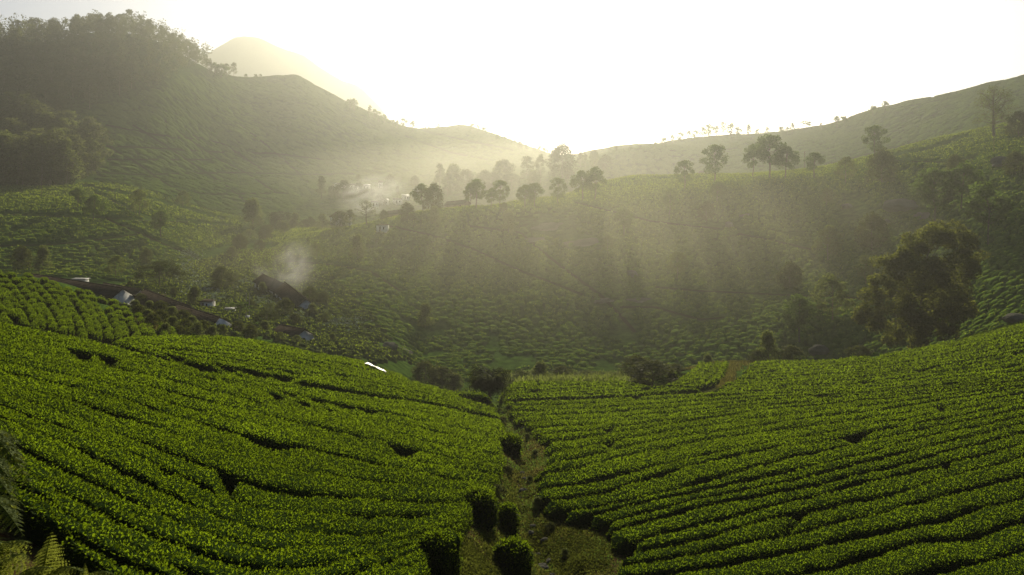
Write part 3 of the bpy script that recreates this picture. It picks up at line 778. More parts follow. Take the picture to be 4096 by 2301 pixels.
blob_field('tea_bushes', (-320, -60), (222, 440), 1.9, 1.7, 0.85, selC, 12, M['bush_far'], along=0.05, cards=5)

UPF = [(-200,160),(0,165),(250,165),(330,140),(460,140),(640,165),(720,210),(800,255),(850,290),(752,300),(718,312),(636,356),(497,402),(387,425),(300,470),(200,520),(-200,520)]
PATHS_KEEP = PATHS_D
PATHS_D = PATHS_E
selE = lambda u, v, x, y: (u < 2300) & (y > 440) & ~inpoly(u, v, UPF) & ~inpoly(u, v, FRONTFOREST)
blob_field('tea_bushes', (-520, 90), (425, 960), 4.0, 1.9, 0.8, selE, 15, M['bush_far'], along=-.1)
selH = lambda u, v, x, y: (u >= 2300) & (y > 420)
blob_field('tea_bushes', (40, 520), (400, 800), 3.8, 1.7, 0.8, selH, 16, M['bush_far'], along=.1)
PATHS_D = PATHS_KEEP
# scrub, weeds and grass of the valley floor
selV = lambda u, v, x, y: inpoly(u + wob(x, y), v + wob(y, x) * .6, POLY_VALLEY)
blob_field('undergrowth', (-120, -10), (125, 320), 1.5, 1.0, 0.75, selV, 14, noise_mat('valley weeds', [(0.3, (0.030, 0.046, 0.012)), (0.7, (0.075, 0.095, 0.028))], 0.8, 0.9, 0.9, 6, 0.15), cards=3)

# ---------------------------------------------------------------- paths
def ribbon(name, P, width, lift, mat, kind='structure', ymin=110, n=60, ymax=2400):
    q = pl_resample(P, n)
    p = cast(q[:, 0], q[:, 1], ymin=ymin, ymax=ymax)
    ok = np.r_[True, np.abs(np.diff(p[:, 1])) < 0.16 * p[1:, 1]]
    p = p[ok]
    if len(p) < 4: return
    t = np.gradient(p[:, :2], axis=0); t = t / np.maximum(np.linalg.norm(t, axis=1, keepdims=True), 1e-6)
    nn = np.stack([-t[:, 1], t[:, 0]], 1)
    w = width * (0.75 + .5 * vnoise(np.arange(len(p)) * .5, np.full(len(p), 1.0), 2))[:, None] / 2
    a = p[:, :2] - nn * w; b = p[:, :2] + nn * w
    V = []
    for e in (a, (a + b) / 2, b):
        V.append(np.c_[e, Hs(e[:, 0], e[:, 1]) + lift])
    V = np.concatenate(V); m = len(p); i = np.arange(m - 1)
    F = np.concatenate([np.stack([i, i + 1, m + i + 1, m + i], 1), np.stack([m + i, m + i + 1, 2 * m + i + 1, 2 * m + i], 1)])
    return tag(mesh_np(name, V, F, mat, smooth=True), kind=kind)
for P in PATHS_E: ribbon('path', P, 2.2, 0.12, M['path'], ymin=380)
for P in PATHS_D: ribbon('path', P, 1.3, 0.06, M['path'], ymin=170)

# ---------------------------------------------------------------- trees
def tube(pts, rad, sides=6):
    pts = np.array(pts, float); n = len(pts)
    t = nrm(np.gradient(pts, axis=0)); ref = np.array([0.3, 0.9, 0.1]) if abs(t[0][2]) > .7 else np.array([0, 0, 1.0])
    s = nrm(np.cross(t, ref)); u = np.cross(s, t)
    a = np.arange(sides) * 2 * math.pi / sides
    V = pts[:, None] + (np.cos(a)[None, :, None] * s[:, None] + np.sin(a)[None, :, None] * u[:, None]) * np.asarray(rad)[:, None, None]
    i, j = np.meshgrid(np.arange(n - 1), np.arange(sides), indexing='ij'); j2 = (j + 1) % sides
    F = np.stack([i * sides + j, i * sides + j2, (i + 1) * sides + j2, (i + 1) * sides + j], -1).reshape(-1, 4)
    return V.reshape(-1, 3), F
def join(parts):
    V, F, k = [], [], 0
    for v, f in parts:
        V.append(v); F.append(f + k); k += len(v)
    return np.concatenate(V), np.concatenate(F)
def limb(p0, p1, r0, r1, bend, r, n=5, sides=5):
    t = np.linspace(0, 1, n)[:, None]
    off = rand_unit(1) * bend * np.linalg.norm(np.subtract(p1, p0))
    P = np.array(p0) * (1 - t) + np.array(p1) * t + off * np.sin(t * math.pi)
    return tube(P, np.linspace(r0, r1, n), sides)
def make_tree(name, seed, h, clear, crown, ncl, nleaf, leaf, lmat, bmat, clr=0.17, trunk_r=0.016, lean=0.0, fill=0.35, ntwig=0, up=0.2, flat=1.0):
    """h height; crown(z01)->radius as share of height; clusters hang at limb ends"""
    global rng
    keep = rng; rng = np.random.default_rng(seed)
    r = rng
    root = empty(name)
    top = np.array([lean * h, r.normal() * .02 * h, h * .86])
    kn = np.array([[0, 0, -.03 * h], [lean * h * .05, 0, 0], [lean * h * .35 + r.normal() * .015 * h, r.normal() * .015 * h, h * .3], [lean * h * .7, r.normal() * .02 * h, h * .6], top])
    tt = np.linspace(0, 1, 9); kk = np.linspace(0, 1, 5)
    TP = np.stack([np.interp(tt, kk, kn[:, i]) for i in range(3)], 1)
    parts = [tube(TP, trunk_r * h * np.array([1.6, 1.15, 1, .9, .8, .66, .5, .34, .18]), 7)]
    P = []; O = []
    for k in range(ncl):
        e = (k + .5) / ncl
        z01 = clear + (1 - clear) * (e ** .85)
        rad = crown(e)
        a = k * 2.4 + r.normal() * .5
        rr = rad * h * (0.55 + .45 * math.sqrt(r.random())) if e < .93 else rad * h * .2
        zc = z01 * h * (1 - clr * .25) + r.normal() * .02 * h
        tz = np.interp(min(zc * .8, h * .84), TP[:, 2], np.arange(9)); ti = int(tz)
        b = TP[ti] * (1 - tz + ti) + TP[min(ti + 1, 8)] * (tz - ti)
        c = np.array([np.interp(zc, TP[:, 2], TP[:, 0]) + math.cos(a) * rr, math.sin(a) * rr + np.interp(zc, TP[:, 2], TP[:, 1]), zc])
        parts.append(limb(b, c, trunk_r * h * .36, trunk_r * h * .08, .10, r, 5, 4))
        for q in range(ntwig):
            d = rand_unit(1)[0]; d[2] = abs(d[2]) * .8
            parts.append(limb(c * .75 + b * .25, c + d * clr * h * 1.1, trunk_r * h * .12, trunk_r * h * .03, .12, r, 4, 3))
        n = int(nleaf / ncl * (.6 + .8 * r.random()))
        cs = clr * h * (.7 + .5 * r.random())
        d = rand_unit(n); d[:, 2] *= .75 * flat
        q = d * cs * (r.random(n)[:, None] ** fill)
        P.append(c + q); O.append(d)
    P = np.concatenate(P); O = np.concatenate(O)
    v, f = leaf_cloud(P, leaf * h, up, O)
    tone = np.clip(.45 + .25 * fbm(P[:, 0] / (.12 * h), P[:, 2] / (.12 * h), seed, 2) + .45 * (r.random(len(P)) - .5) , 0, 1)
    V, F = join(parts)
    t = mesh_np('trunk', V, F, bmat, parent=root, smooth=True)
    cr = mesh_np('crown', v, f, lmat, parent=root, attrs={'tone': np.repeat(tone, 4)})
    KIDS[root.name] = [t, cr]
    root['hgt'] = h
    rng = keep
    return root
PROTO = {}
oval = lambda e: .30 * math.sin(math.pi * min(1, .16 + .80 * e)) ** .8
round_ = lambda e: .34 * math.sin(math.pi * min(1, .22 + .74 * e)) ** .7
cone = lambda e: .26 * (1.02 - e) ** .7
wide = lambda e: .52 * math.sin(math.pi * min(1, .35 + .6 * e)) ** .6
euc = lambda e: .16 * math.sin(math.pi * min(1, .12 + .84 * e)) ** .6
broom = lambda e: .36 * math.sin(math.pi * min(1, .30 + .66 * e)) ** .6
def proto(key, *a, **k):
    PROTO[key] = [(a, k), None]
proto('oak0', 'silver_oak_tree', 1, 12, .40, oval, 20, 2600, .042, M['oak_leaf'], M['bark'], clr=.12, trunk_r=.021)
proto('oak1', 'silver_oak_tree', 2, 12, .36, round_, 22, 2900, .042, M['oak_leaf'], M['bark'], clr=.12, lean=.06, trunk_r=.021)
proto('oak2', 'silver_oak_tree', 3, 12, .42, oval, 16, 2200, .044, M['oak_leaf'], M['bark'], clr=.11, lean=-.08)
proto('oakx', 'silver_oak_tree', 9, 14, .28, oval, 24, 2700, .036, M['oak_leaf'], M['bark'], clr=.10, ntwig=2)
proto('bush0', 'bushy_tree', 4, 10, .10, round_, 26, 3400, .046, M['dark_leaf'], M['bark'], clr=.15)
proto('bush1', 'bushy_tree', 5, 10, .08, cone, 24, 3000, .046, M['pale_leaf'], M['bark'], clr=.15)
proto('pale0', 'pale_tree', 6, 10, .22, round_, 20, 2400, .042, M['pale_leaf'], M['bark_pale'], clr=.13)
proto('euc0', 'eucalyptus_tree', 7, 26, .22, euc, 18, 1500, .036, M['euc_leaf'], M['bark_pale'], clr=.085, trunk_r=.010)
proto('euc1', 'eucalyptus_tree', 8, 26, .30, euc, 15, 1300, .036, M['euc_leaf'], M['bark_pale'], clr=.095, trunk_r=.010, lean=.03)
proto('grove0', 'eucalyptus_tree', 21, 26, .06, lambda e: .19 * math.sin(math.pi * min(1, .2 + .76 * e)) ** .6, 26, 2300, .034, M['pale_leaf'], M['bark_pale'], clr=.085, trunk_r=.010)  # paler leaf colour stands in for sunlight on the grove crowns
proto('grove1', 'eucalyptus_tree', 22, 26, .10, lambda e: .17 * math.sin(math.pi * min(1, .15 + .8 * e)) ** .6, 22, 2000, .034, M['euc_leaf'], M['bark_pale'], clr=.09, trunk_r=.010, lean=.03)
proto('euc2', 'eucalyptus_tree', 10, 26, .14, lambda e: .19 * math.sin(math.pi * min(1, .12 + .84 * e)) ** .6, 20, 1700, .036, M['euc_leaf'], M['bark_pale'], clr=.09, trunk_r=.010)
proto('tall', 'tall_tree', 11, 22, .25, lambda e: .20 * (1.05 - e) ** .5, 16, 1500, .042, M['euc_leaf'], M['bark'], clr=.09)
proto('umb', 'umbrella_tree', 12, 14, .42, wide, 34, 6000, .028, M['fern_dark'], M['bark'], clr=.13, trunk_r=.02, ntwig=1, flat=.7)
proto('flat', 'flat_topped_tree', 13, 12, .60, lambda e: .42, 14, 1400, .045, M['oak_leaf'], M['bark'], clr=.12, flat=.5)
proto('bare', 'bare_tree', 14, 12, .26, lambda e: .46 * math.sin(math.pi * min(1, .40 + .55 * e)) ** .6, 26, 900, .026, M['pale_leaf'], M['bark'], clr=.12, trunk_r=.026, ntwig=7)
proto('bare2', 'bare_tree', 15, 20, .22, broom, 38, 3600, .019, M['pale_leaf'], M['bark'], clr=.11, trunk_r=.026, ntwig=8)
proto('small', 'small_tree', 16, 10, .16, round_, 12, 700, .075, M['oak_leaf'], M['bark'], clr=.17, trunk_r=.035)
proto('small2', 'small_tree', 17, 10, .24, oval, 10, 600, .075, M['oak_leaf'], M['bark'], clr=.16, trunk_r=.035)
PCOUNT = {}
def place(key, u, v, hpx, label, group=None, cat='tree', ymin=5, ymax=2400, wide_=1.0, y=None, rz=None):
    if y is not None:
        x = (u - 2048) / FP * y; p = np.array([x, y, float(Hs([x], [y])[0])])
    else:
        p = cast([u], [v], ymin=ymin, ymax=ymax)[0]
    h = hpx / FP * p[1] * 1.0
    # seat the tree a little into the slope
    p = p - [0, 0, .01 * h]
    (a, k), root = PROTO[key]
    rz = float(rng.random() * 6.28) if rz is None else rz
    if root is None:
        root = make_tree(*a, **k); PROTO[key][1] = root
        o = root
        s = h / root['hgt']
        o.location = p; o.rotation_euler = (0, 0, rz); o.scale = (s * wide_, s * wide_, s)
        tag(o, label, cat, group)
    else:
        s = h / root['hgt']
        o = dup(root, p, rz, (s * wide_, s * wide_, s), label, cat, group)
    return o
G1 = 'silver oaks along the sunlit ridge'
for key, u, v, h, lab in [
    ('oak1',1692,848,111,'silver oak leaning at the left end of the sunlit ridge row'),
    ('bush0',1735,836,104,'dense dark tree close behind the leaning oak at the ridge row end'),
    ('oak2',1877,834,93,'slim small-crowned oak left of a taller rounder one on the ridge'),
    ('oak0',1905,833,116,'tall round-crowned oak beside the slim small one on the ridge'),
    ('oak2',1962,837,80,'shortest open oak in front of a taller airy one on the ridge'),
    ('oakx',2001,830,111,'airy oak with branches showing, right of the shortest ridge oak'),
    ('oak1',2099,839,97,'left tree of a close pair with touching crowns mid-ridge'),
    ('oak0',2138,830,97,'right tree of a close pair with touching crowns mid-ridge'),
    ('oakx',2232,818,108,'wide lopsided oak standing alone right of the close pair'),
    ('oak1',2332,803,117,'pale full-crowned oak left of a slim tall one'),
    ('oak2',2377,805,129,'slim tall oak with a bare stem at the right end of the mid-ridge row'),
    ('oakx',2738,760,120,'leaning oak, first of the trees on the right part of the ridge'),
    ('oakx',2860,730,154,'big open-crowned oak with a pale tree at its foot on the right ridge'),
    ('oak2',3008,710,125,'slender leaning oak left of the tallest ridge oak'),
    ('oak0',3079,713,173,'tallest dense oak in the middle of three on the right ridge'),
    ('oak1',3141,714,124,'spreading oak on the right side of the three on the right ridge'),
    ('oak0',3257,714,104,'low dense oak to the right of the three with a pole beside it')]:
    place(key, u, v, h, lab, G1, ymin=230, ymax=345 if u < 2300 else 400)
G2 = 'trees scattered over the shaded slope'
for key, u, v, h, lab, ym in [
    ('bush0',1628,888,73,'broad dark bushy tree below the left end of the ridge row',230),
    ('bush1',1740,898,72,'cone-shaped bushy tree below the leaning ridge oak',230),
    ('bush0',2015,850,38,'small dark shrubby tree just under the shortest ridge oaks',230),
    ('bush1',2035,936,92,'large faint tree in the shade below mid-ridge, left of bare rock',230),
    ('bare',1467,904,102,'bare spreading tree with fine branches left of the white hut',230),
    ('pale0',3381,733,105,'pale bushy tree on the slope top left of the round dark one',230),
    ('oakx',3498,640,140,'upright oval oak with visible ascending branches on the skyline field',260),
    ('bush0',3529,737,133,'round dark tree directly below the upright oval oak',230),
    ('oak0',3738,904,228,'large dark oak with a straight stem beside the grey boulder',200),
    ('oak1',3844,843,186,'lighter leafy oak right of the large dark straight-stemmed one',200),
    ('bush0',3821,703,80,'small dark tree behind the lighter leafy oak',240),
    ('oak2',3951,984,243,'tall shaded oak near the right edge above the big dark tree',180),
    ('pale0',3312,1045,144,'pale thin tree on the shaded slope left of a dark bushy one',200),
    ('bush0',3487,999,140,'dark bushy tree with a pale boulder beside it on the slope',200),
    ('pale0',3331,1288,190,'brownish sunlit-edged tree left of the huge tree',180),
    ('oak0',3198,1375,195,'faint dark tree in deep shade above the crest bushes',175),
    ('bush0',3160,1159,106,'dark tree on the slope above the long field path',190),
    ('oak2',2674,866,106,'hazy slim tree below the leaning right ridge oak',230),
    ('oak1',2868,815,85,'faint pale tree at the foot of the big open-crowned oak',230),
    ('oak0',2495,946,110,'slender tree alone in the middle of the hazy slope',220),
    ('pale0',2430,1007,65,'small pale bush tree left below the slender lone tree',220),
    ('bush0',2826,885,76,'faint low tree in the light shafts',220),
    ('pale0',3308,825,72,'small pale tree mid-slope among boulders',220),
    ('pale0',2708,1113,106,'faint thin tree low on the slope in a light shaft',200),
    ('pale0',3464,1136,114,'pale tree low on the slope just left of the huge tree top',190),
    ('bush1',1700,1310,95,'faint pale tree at the foot of the slope above the valley bottom',180),
    ('bush1',1430,1030,88,'bushy tree low on the spur below the bare tree',230),
    ('pale0',1265,1035,66,'loose bushy tree above the smoking house',230),
    ('bush0',4060,700,90,'dark shrubby tree at the right edge under the big bare tree',230),
    ('bare2',3975,548,200,'large bare-branched tree on the skyline near the right edge',265),
    ('bush0',4075,545,95,'dense dark tree beside the large bare-branched skyline tree',265)]:
    place(key, u, v, h, lab, G2, ymin=ym, ymax=380 if u > 3300 else 345, wide_=1.15 if key.startswith('bush') else 1.0)
G3 = 'trees dotted over the left tea slope'
for key, u, v, h, lab in [
    ('oak0',311,837,86,'small tree on the left tea slope, left of a taller one by the path'),
    ('oak1',373,892,109,'tree with bare stem beside the path on the left tea slope'),
    ('oak0',643,951,110,'dark rounded tree alone beside the diagonal path on the left slope'),
    ('pale0',557,861,104,'pale thin tree among scattered bushes on the left slope'),
    ('pale0',731,824,67,'faint pale tree on the hazy far side of the left slope'),
    ('bush0',88,1084,95,'dark bushy tree at the left edge above the tin-roofed shed'),
    ('bush1',171,1088,102,'sunlit bushy tree next to the dark one above the tin-roofed shed'),
    ('pale0',461,1115,93,'pale thin tree rising behind the long house roof'),
    ('bush0',583,1058,62,'small dark tree on the slope above the umbrella tree')]:
    place(key, u, v, h, lab, G3, ymin=200, ymax=420)
place('umb', 640, 1152, 108, 'broad dark umbrella-shaped tree behind the long houses', None, ymin=180, wide_=1.55)
G4 = 'trees and shrubs round the houses in the valley'
for key, u, v, h, lab, ym in [
    ('bush1',778,1226,80,'bushy round tree behind the near long roof',150),
    ('bush0',695,1186,34,'small clipped tree between the umbrella tree and the near long roof',150),
    ('bush0',520,1150,24,'small dark shrub on the roofline left of the umbrella tree',150),
    ('flat',959,1290,80,'spreading tree below the twin pale poles',140),
    ('umb',1068,1312,72,'wide dark tree right of the near long house',140),
    ('bush0',886,1156,85,'brownish bushy tree on the slope left of the twin poles',180),
    ('bush1',1050,1180,50,'dark shrub tree in front of the smoking house',160),
    ('bush0',1140,1265,70,'dark bushy tree below the smoking house',150),
    ('bush0',1240,1210,60,'dark bushy tree at the right end of the smoking house',160),
    ('bush1',893,1345,46,'light green leafy shrub just over the crest by the near house',115),
    ('pale0',1190,1380,40,'pale round shrub beyond the left-hand crest',120),
    ('bush0',1000,1370,70,'dark bushy tree beyond the crest right of the near house',120)]:
    place(key, u, v, h, lab, G4, ymin=ym, wide_=1.3)
G5 = 'trees on the spur at the valley mouth'
for key, u, v, h, lab in [
    ('bush1',1011,915,118,'tall layered bushy tree at the left tip of the spur'),
    ('umb',1120,842,66,'dark round-headed tree behind the spur'),
    ('bush0',1100,890,50,'rounded shrub right of the layered bushy tree'),
    ('bush1',1180,880,60,'bushy tree on the spur crest among shrubs'),
    ('bush0',1240,872,44,'low bushy tree on the spur crest'),
    ('bush0',1360,842,70,'dark round tree behind the bare tree'),
    ('tall',1400,850,70,'ragged dark conifer beside the bare tree'),
    ('bush1',1290,870,60,'pale round bushy tree on the spur left of the bare tree'),
    ('bush0',960,1000,60,'scrubby tree on the lower end of the spur'),
    ('bush0',1060,960,55,'scrubby dark tree below the layered bushy tree'),
    ('bush1',1140,935,50,'low spreading scrub tree on the side of the spur'),
    ('bush0',1535,838,40,'low round tree behind the spur near the cross-armed pole')]:
    place(key, u, v, h, lab, G5, ymin=215, ymax=420, wide_=1.25)
G6 = 'hazy trees of the far valley'
for key, u, vt, hp, lab in [
    ('tall',1285,705,95,'hazy pole-like tall tree left of the far village'),
    ('bush0',1375,725,75,'hazy round tree left of the village smoke'),
    ('bush0',1434,735,60,'hazy round tree behind the village smoke'),
    ('umb',1468,752,60,'hazy domed tree just above the village smoke'),
    ('bush0',1522,775,50,'hazy tree right of the village smoke'),
    ('bush1',1435,700,35,'small hazy tree above the village smoke'),
    ('bush0',1330,745,40,'small hazy tree at the left end of the village'),
    ('bush0',1545,735,30,'small hazy tree among village roofs'),
    ('tall',1590,745,50,'slim hazy tree beside the village roofs'),
    ('tall',1760,656,110,'tall spiky hazy tree behind the left ridge oaks'),
    ('euc2',1790,692,100,'tall clumpy tree with dark stem behind the ridge'),
    ('bush1',1813,660,110,'broad hazy tree behind the tall clumpy one'),
    ('bush0',1862,682,90,'hazy pointed tree left of the round-crowned ridge oak'),
    ('small',1897,688,45,'small far hazy tree above the slim ridge oak'),
    ('bush0',1938,686,85,'hazy tree behind the shortest ridge oaks'),
    ('bush0',1970,694,80,'round hazy tree behind the airy ridge oak'),
    ('umb',2045,696,70,'round umbrella-like hazy tree behind the close pair'),
    ('bush1',2000,646,90,'left half of a hazy broad double tree below the notch'),
    ('bush0',2020,644,90,'right half of a hazy broad double tree below the notch'),
    ('euc2',2108,624,110,'tall hazy eucalyptus left of the notch'),
    ('euc0',2163,622,110,'second tall hazy eucalyptus close to the notch'),
    ('bush1',2135,682,85,'pale hazy tree behind the close pair of ridge oaks'),
    ('bush0',2250,584,130,'huge hazy bushy tree in the notch of the valley'),
    ('euc2',2222,600,100,'tall hazy tree at the left of the huge one in the notch'),
    ('tall',2322,610,60,'hazy slim tree right of the notch'),
    ('euc0',2340,614,60,'hazy slim tree second right of the notch'),
    ('bush1',2378,602,70,'hazy tree on the low hill right of the notch'),
    ('bush0',2420,622,60,'hazy dark dome of trees on the low hill'),
    ('bush0',1560,700,40,'hazy low tree at the village edge near the white gable'),
    ('bush0',1660,705,40,'low hazy trees clump right of the village'),
    ]:
    place(key, u, vt + hp, hp, lab, G6, ymin=432, wide_=1.2 if key.startswith(('bush', 'euc2')) else 1.0)
# skyline trees
def skyline(lst, lab, grp, ymin=430, wide_=1.0, keys=('small', 'small2')):
    for k, q in enumerate(lst):
        place(q[3] if len(q) > 3 else keys[k % 2], q[0], q[1] + 7, q[2] + 5, lab(k), grp, ymin=ymin, wide_=wide_)
skyline([(774,230,32),(796,232,33),(838,293,50,'euc2'),(860,295,45),(885,304,50),(907,304,52,'euc2'),(934,303,56,'euc1'),(984,309,15),(1023,309,14),(1042,309,14)],
        lambda k: ORD[k] + ' small tree along the skyline right of the forested hill', 'trees on the upper left skyline', wide_=1.2)
skyline([(1400,430,36),(1416,440,46),(1479,462,42,'euc0'),(1497,470,36),(1515,478,34),(1537,486,30),(1572,505,30),(1590,508,28),(1613,508,38),(1652,522,40),(1700,516,12),(1716,515,12),(1753,510,17),(1835,508,10),(1888,519,28),(1911,524,26),(1937,533,28),(1958,546,19),(1989,556,22),(2019,568,24),(2040,575,22),(2058,580,22),(2080,590,26,'bush0'),(2105,598,24),(2140,610,22),(2160,614,32),(2178,622,34)],
        lambda k: ORD[k] + ' small tree down the long skyline that falls to the notch', 'trees on the falling skyline')
skyline([(2440,608,20),(2465,604,22),(2520,602,18),(2560,598,22),(2604,596,22),(2622,592,25),(2655,578,30),(2690,570,32),(2720,560,34),(2757,553,32),(2780,548,30),(2810,545,40),(2835,540,46),(2866,538,36),(2894,540,58,'euc1'),(2925,540,48),(2950,542,36),(2995,540,44,'tall'),(3030,536,22),(3068,533,26),(3126,530,26),(3149,530,24),(3170,528,38,'tall'),(3224,524,42,'flat'),(3284,516,26,'tall'),(3348,505,42),(3376,498,36),(3458,474,22),(3492,455,34),(3540,445,42),(3690,400,12)],
        lambda k: ORD[k] + ' small tree along the bright skyline right of the notch', 'trees on the right-hand skyline')

# the huge tree at the right
def huge_tree():
    global rng
    keep = rng; rng = np.random.default_rng(77); r = rng
    y = 168.0; u = 3677; x = (u - 2048) / FP * y
    p = np.array([x, y, float(Hs([x], [y])[0])])
    zt = -(905 - V0) / FP * y; h = zt - p[2]
    root = empty('broadleaf_tree', p, 0, 'huge dark billowing tree beyond the right-hand crest', 'tree')
    k = y / FP
    # crown lobes in survey pixels: (column, row, radius), with depth
    lobes = [(3790,945,75,0),(3720,960,65,-2),(3850,975,60,1),(3665,985,55,2),(3880,1030,50,-1),(3600,1020,50,0),(3560,1070,55,2),(3640,1065,70,-3),(3740,1060,75,-4),(3820,1080,65,-2),(3525,1130,50,-1),(3600,1140,70,-3),(3690,1150,75,-5),(3780,1160,70,-3),(3500,1190,48,1),(3560,1220,65,-2),(3650,1240,75,-5),(3740,1250,70,-4),(3815,1250,60,-1),(3870,1240,42,1),(3460,1255,38,0),(3500,1290,50,-1),(3590,1300,62,-4),(3680,1320,60,-4),(3770,1310,50,-2),(3900,1260,30,2),(3560,1350,45,-2),(3640,1370,45,-3),(3445,1285,24,1),(3845,1130,50,2),(3700,1000,60,4),(3620,1180,60,5),(3760,1210,60,5)]
    P, O, T = [], [], []
    parts = []
    base = np.array([0, 0, -.5]); fork = np.array([.5, 0, h * .22]);
    parts.append(tube(np.array([base, [0, 0, 1], [.3, .1, h * .12], fork]), [1.1, .8, .65, .55], 8))
    mains = [np.array([3.5, 1, h * .62]), np.array([-2.5, -1, h * .55]), np.array([1.2, -1.5, h * .75]), np.array([-5, .5, h * .36]), np.array([6, 0, h * .42])]
    for q in mains: parts.append(limb(fork, q, .42, .16, .10, r, 7, 6))
    for (lu, lv, lr, dy) in lobes:
        c = np.array([(lu - u) * k, dy, -(lv - V0) * k - p[2]])
        R_ = lr * k
        j = min(mains, key=lambda q: np.linalg.norm(q - c)); parts.append(limb(j * .8 + fork * .2, c, .15, .04, .12, r, 5, 4))
        for q in range(9):
            d = rand_unit(1)[0]; d[2] = d[2] * .7 + .15
            cc = c + d * R_ * .72; rr = R_ * (.34 + .22 * r.random())
            n = int(105 * (rr / 1.2) ** 1.4) + 30
            dd = rand_unit(n); dd[:, 2] = dd[:, 2] * .8 + .1
            P.append(cc + dd * rr * (r.random(n)[:, None] ** .3)); O.append(dd); T.append(np.full(n, r.normal() * .10))
    P = np.concatenate(P); O = np.concatenate(O); T = np.concatenate(T)
    v, f = leaf_cloud(P, .46, .1, O)
    tone = np.clip(.42 + T + .5 * (r.random(len(P)) - .5), 0, 1)
    V, F = join(parts)
    mesh_np('trunk', V, F, M['bark'], parent=root, smooth=True)
    mesh_np('crown', v, f, M['backlit_leaf'], parent=root, attrs={'tone': np.repeat(tone, 4)})
    print('huge leaves', len(P)); rng = keep
huge_tree()

# ---------------------------------------------------------------- eucalyptus forest on the left hill
def forest():
    r = np.random.default_rng(5)
    UPPER = [(-200,160),(0,165),(250,165),(330,140),(460,140),(640,165),(720,210),(800,255),(850,290),(752,300),(718,312),(636,356),(497,402),(387,425),(300,470),(200,520),(-200,520)]
    FRONT = [(-200,470),(0,470),(140,500),(300,560),(340,600),(375,660),(385,700),(300,736),(180,748),(-200,740)]
    pts = []
    for (poly, y0, y1, pitch, tag_) in [(FRONT, 395, 500, 8.5, 0), (UPPER, 490, 800, 11.0, 1)]:
        xs = np.arange(-800, -60, pitch); ys = np.arange(y0, y1, pitch)
        X, Y = np.meshgrid(xs, ys, indexing='ij')
        X = (X + r.normal(size=X.shape) * .3 * pitch).ravel(); Y = (Y + r.normal(size=Y.shape) * .3 * pitch).ravel()
        ok = (np.abs(X / Y) < .78)
        X, Y = X[ok], Y[ok]; Z = Hs(X, Y); U, Vv = proj(X, Y, Z)
        ok = inpoly(U, Vv, poly)
        # the skyline itself also carries trees
        ok |= (tag_ == 1) & (Y > 640) & (U < 740) & (U > 200) & (Vv < 330)
        vis = visible(X, Y, Z, 24)
        ok &= vis
        for q in zip(X[ok], Y[ok], Z[ok]): pts.append((*q, tag_))
    pts = np.array(pts)
    # nearest individuals first, then those on the skyline, the rest as one mass
    cum = np.maximum.accumulate(H / YG[None, :], axis=1)[:, -1]
    fi = np.clip((pts[:, 0] / pts[:, 1] - SG[0]) / (SG[1] - SG[0]), 0, NS - 1).astype(int)
    sky_ = (pts[:, 2] + 4) / pts[:, 1] > cum[fi]
    score = 26 / pts[:, 1] + 0.02 * sky_
    order = np.argsort(-score)
    hgt = np.where(pts[:, 3] == 0, 25, 22) * (.75 + .5 * r.random(len(pts)))
    ind = order[:290]
    skl = sorted([i for i in ind if sky_[i] and pts[i, 3] == 1], key=lambda i: pts[i, 0] / pts[i, 1]); rank = {i: k for k, i in enumerate(skl)}; print('sky', len(skl))
    for i in ind:
        x, y, z, tg = pts[i]
        sk = sky_[i] and tg == 1
        key = ('euc0', 'euc1', 'euc2')[r.integers(0, 3)] if tg else ('grove0', 'grove1')[r.integers(0, 2)]
        if PROTO[key][1] is None:
            (a, kk), _ = PROTO[key]; PROTO[key][1] = make_tree(*a, **kk)
        root = PROTO[key][1]; s = hgt[i] / 26
        rk = rank.get(i, 0); nr = len(skl) - rk
        lab = ('eucalyptus on top of the dark forested hill, ' + (ORD[rk] + ' from its left end' if rk < 40 else ORD[nr - 1] + ' up from its right end' if nr <= 40 else 'in the middle of its skyline')) if sk else ('eucalyptus in the sun-edged grove at the foot of the dark hill' if tg == 0 else 'eucalyptus in the shaded forest on the dark hill')
        grp = 'eucalyptus on the hilltop' if sk else ('eucalyptus grove at the hill foot' if tg == 0 else 'eucalyptus of the hillside forest')
        used = 'label' in root
        w = float(1.25 + .4 * r.random())
        if sk: s = s * float(.5 + .42 * r.random()); w = float(.95 + .25 * r.random())
        if not used:
            root.location = (x, y, z - .3); root.scale = (s * w, s * w, s); tag(root, lab, 'tree', grp)
        else:
            dup(root, (x, y, z - .3), float(r.random() * 6.28), (s * w, s * w, s), lab, 'tree', grp)
    rest = order[290:]
    P, O = [], []
    for i in rest:
        x, y, z, tg = pts[i]; h = hgt[i]
        n = 210
        e = r.random(n); d = rand_unit(n); rad = .22 * h * np.sin(math.pi * np.clip(.12 + .84 * e, 0, 1)) ** .6
        lump = np.round(e * 5) / 5; a = lump * 9 + i
        cx, cy = np.cos(a) * rad * .6, np.sin(a) * rad * .6
        P.append(np.stack([x + cx + d[:, 0] * rad * .6, y + cy + d[:, 1] * rad * .6, z + h * (.2 + .8 * lump) + d[:, 2] * h * .07], 1)); O.append(d)
    P = np.concatenate(P); O = np.concatenate(O)
    v, f = leaf_cloud(P, 1.25, .1, O)
    tone = np.clip(.42 + .5 * (r.random(len(P)) - .5), 0, 1)
    tag(mesh_np('forest', v, f, M['euc_leaf'], attrs={'tone': np.repeat(tone, 4)}), kind='stuff')
    print('forest', len(pts), 'mass leaves', len(P))
forest()
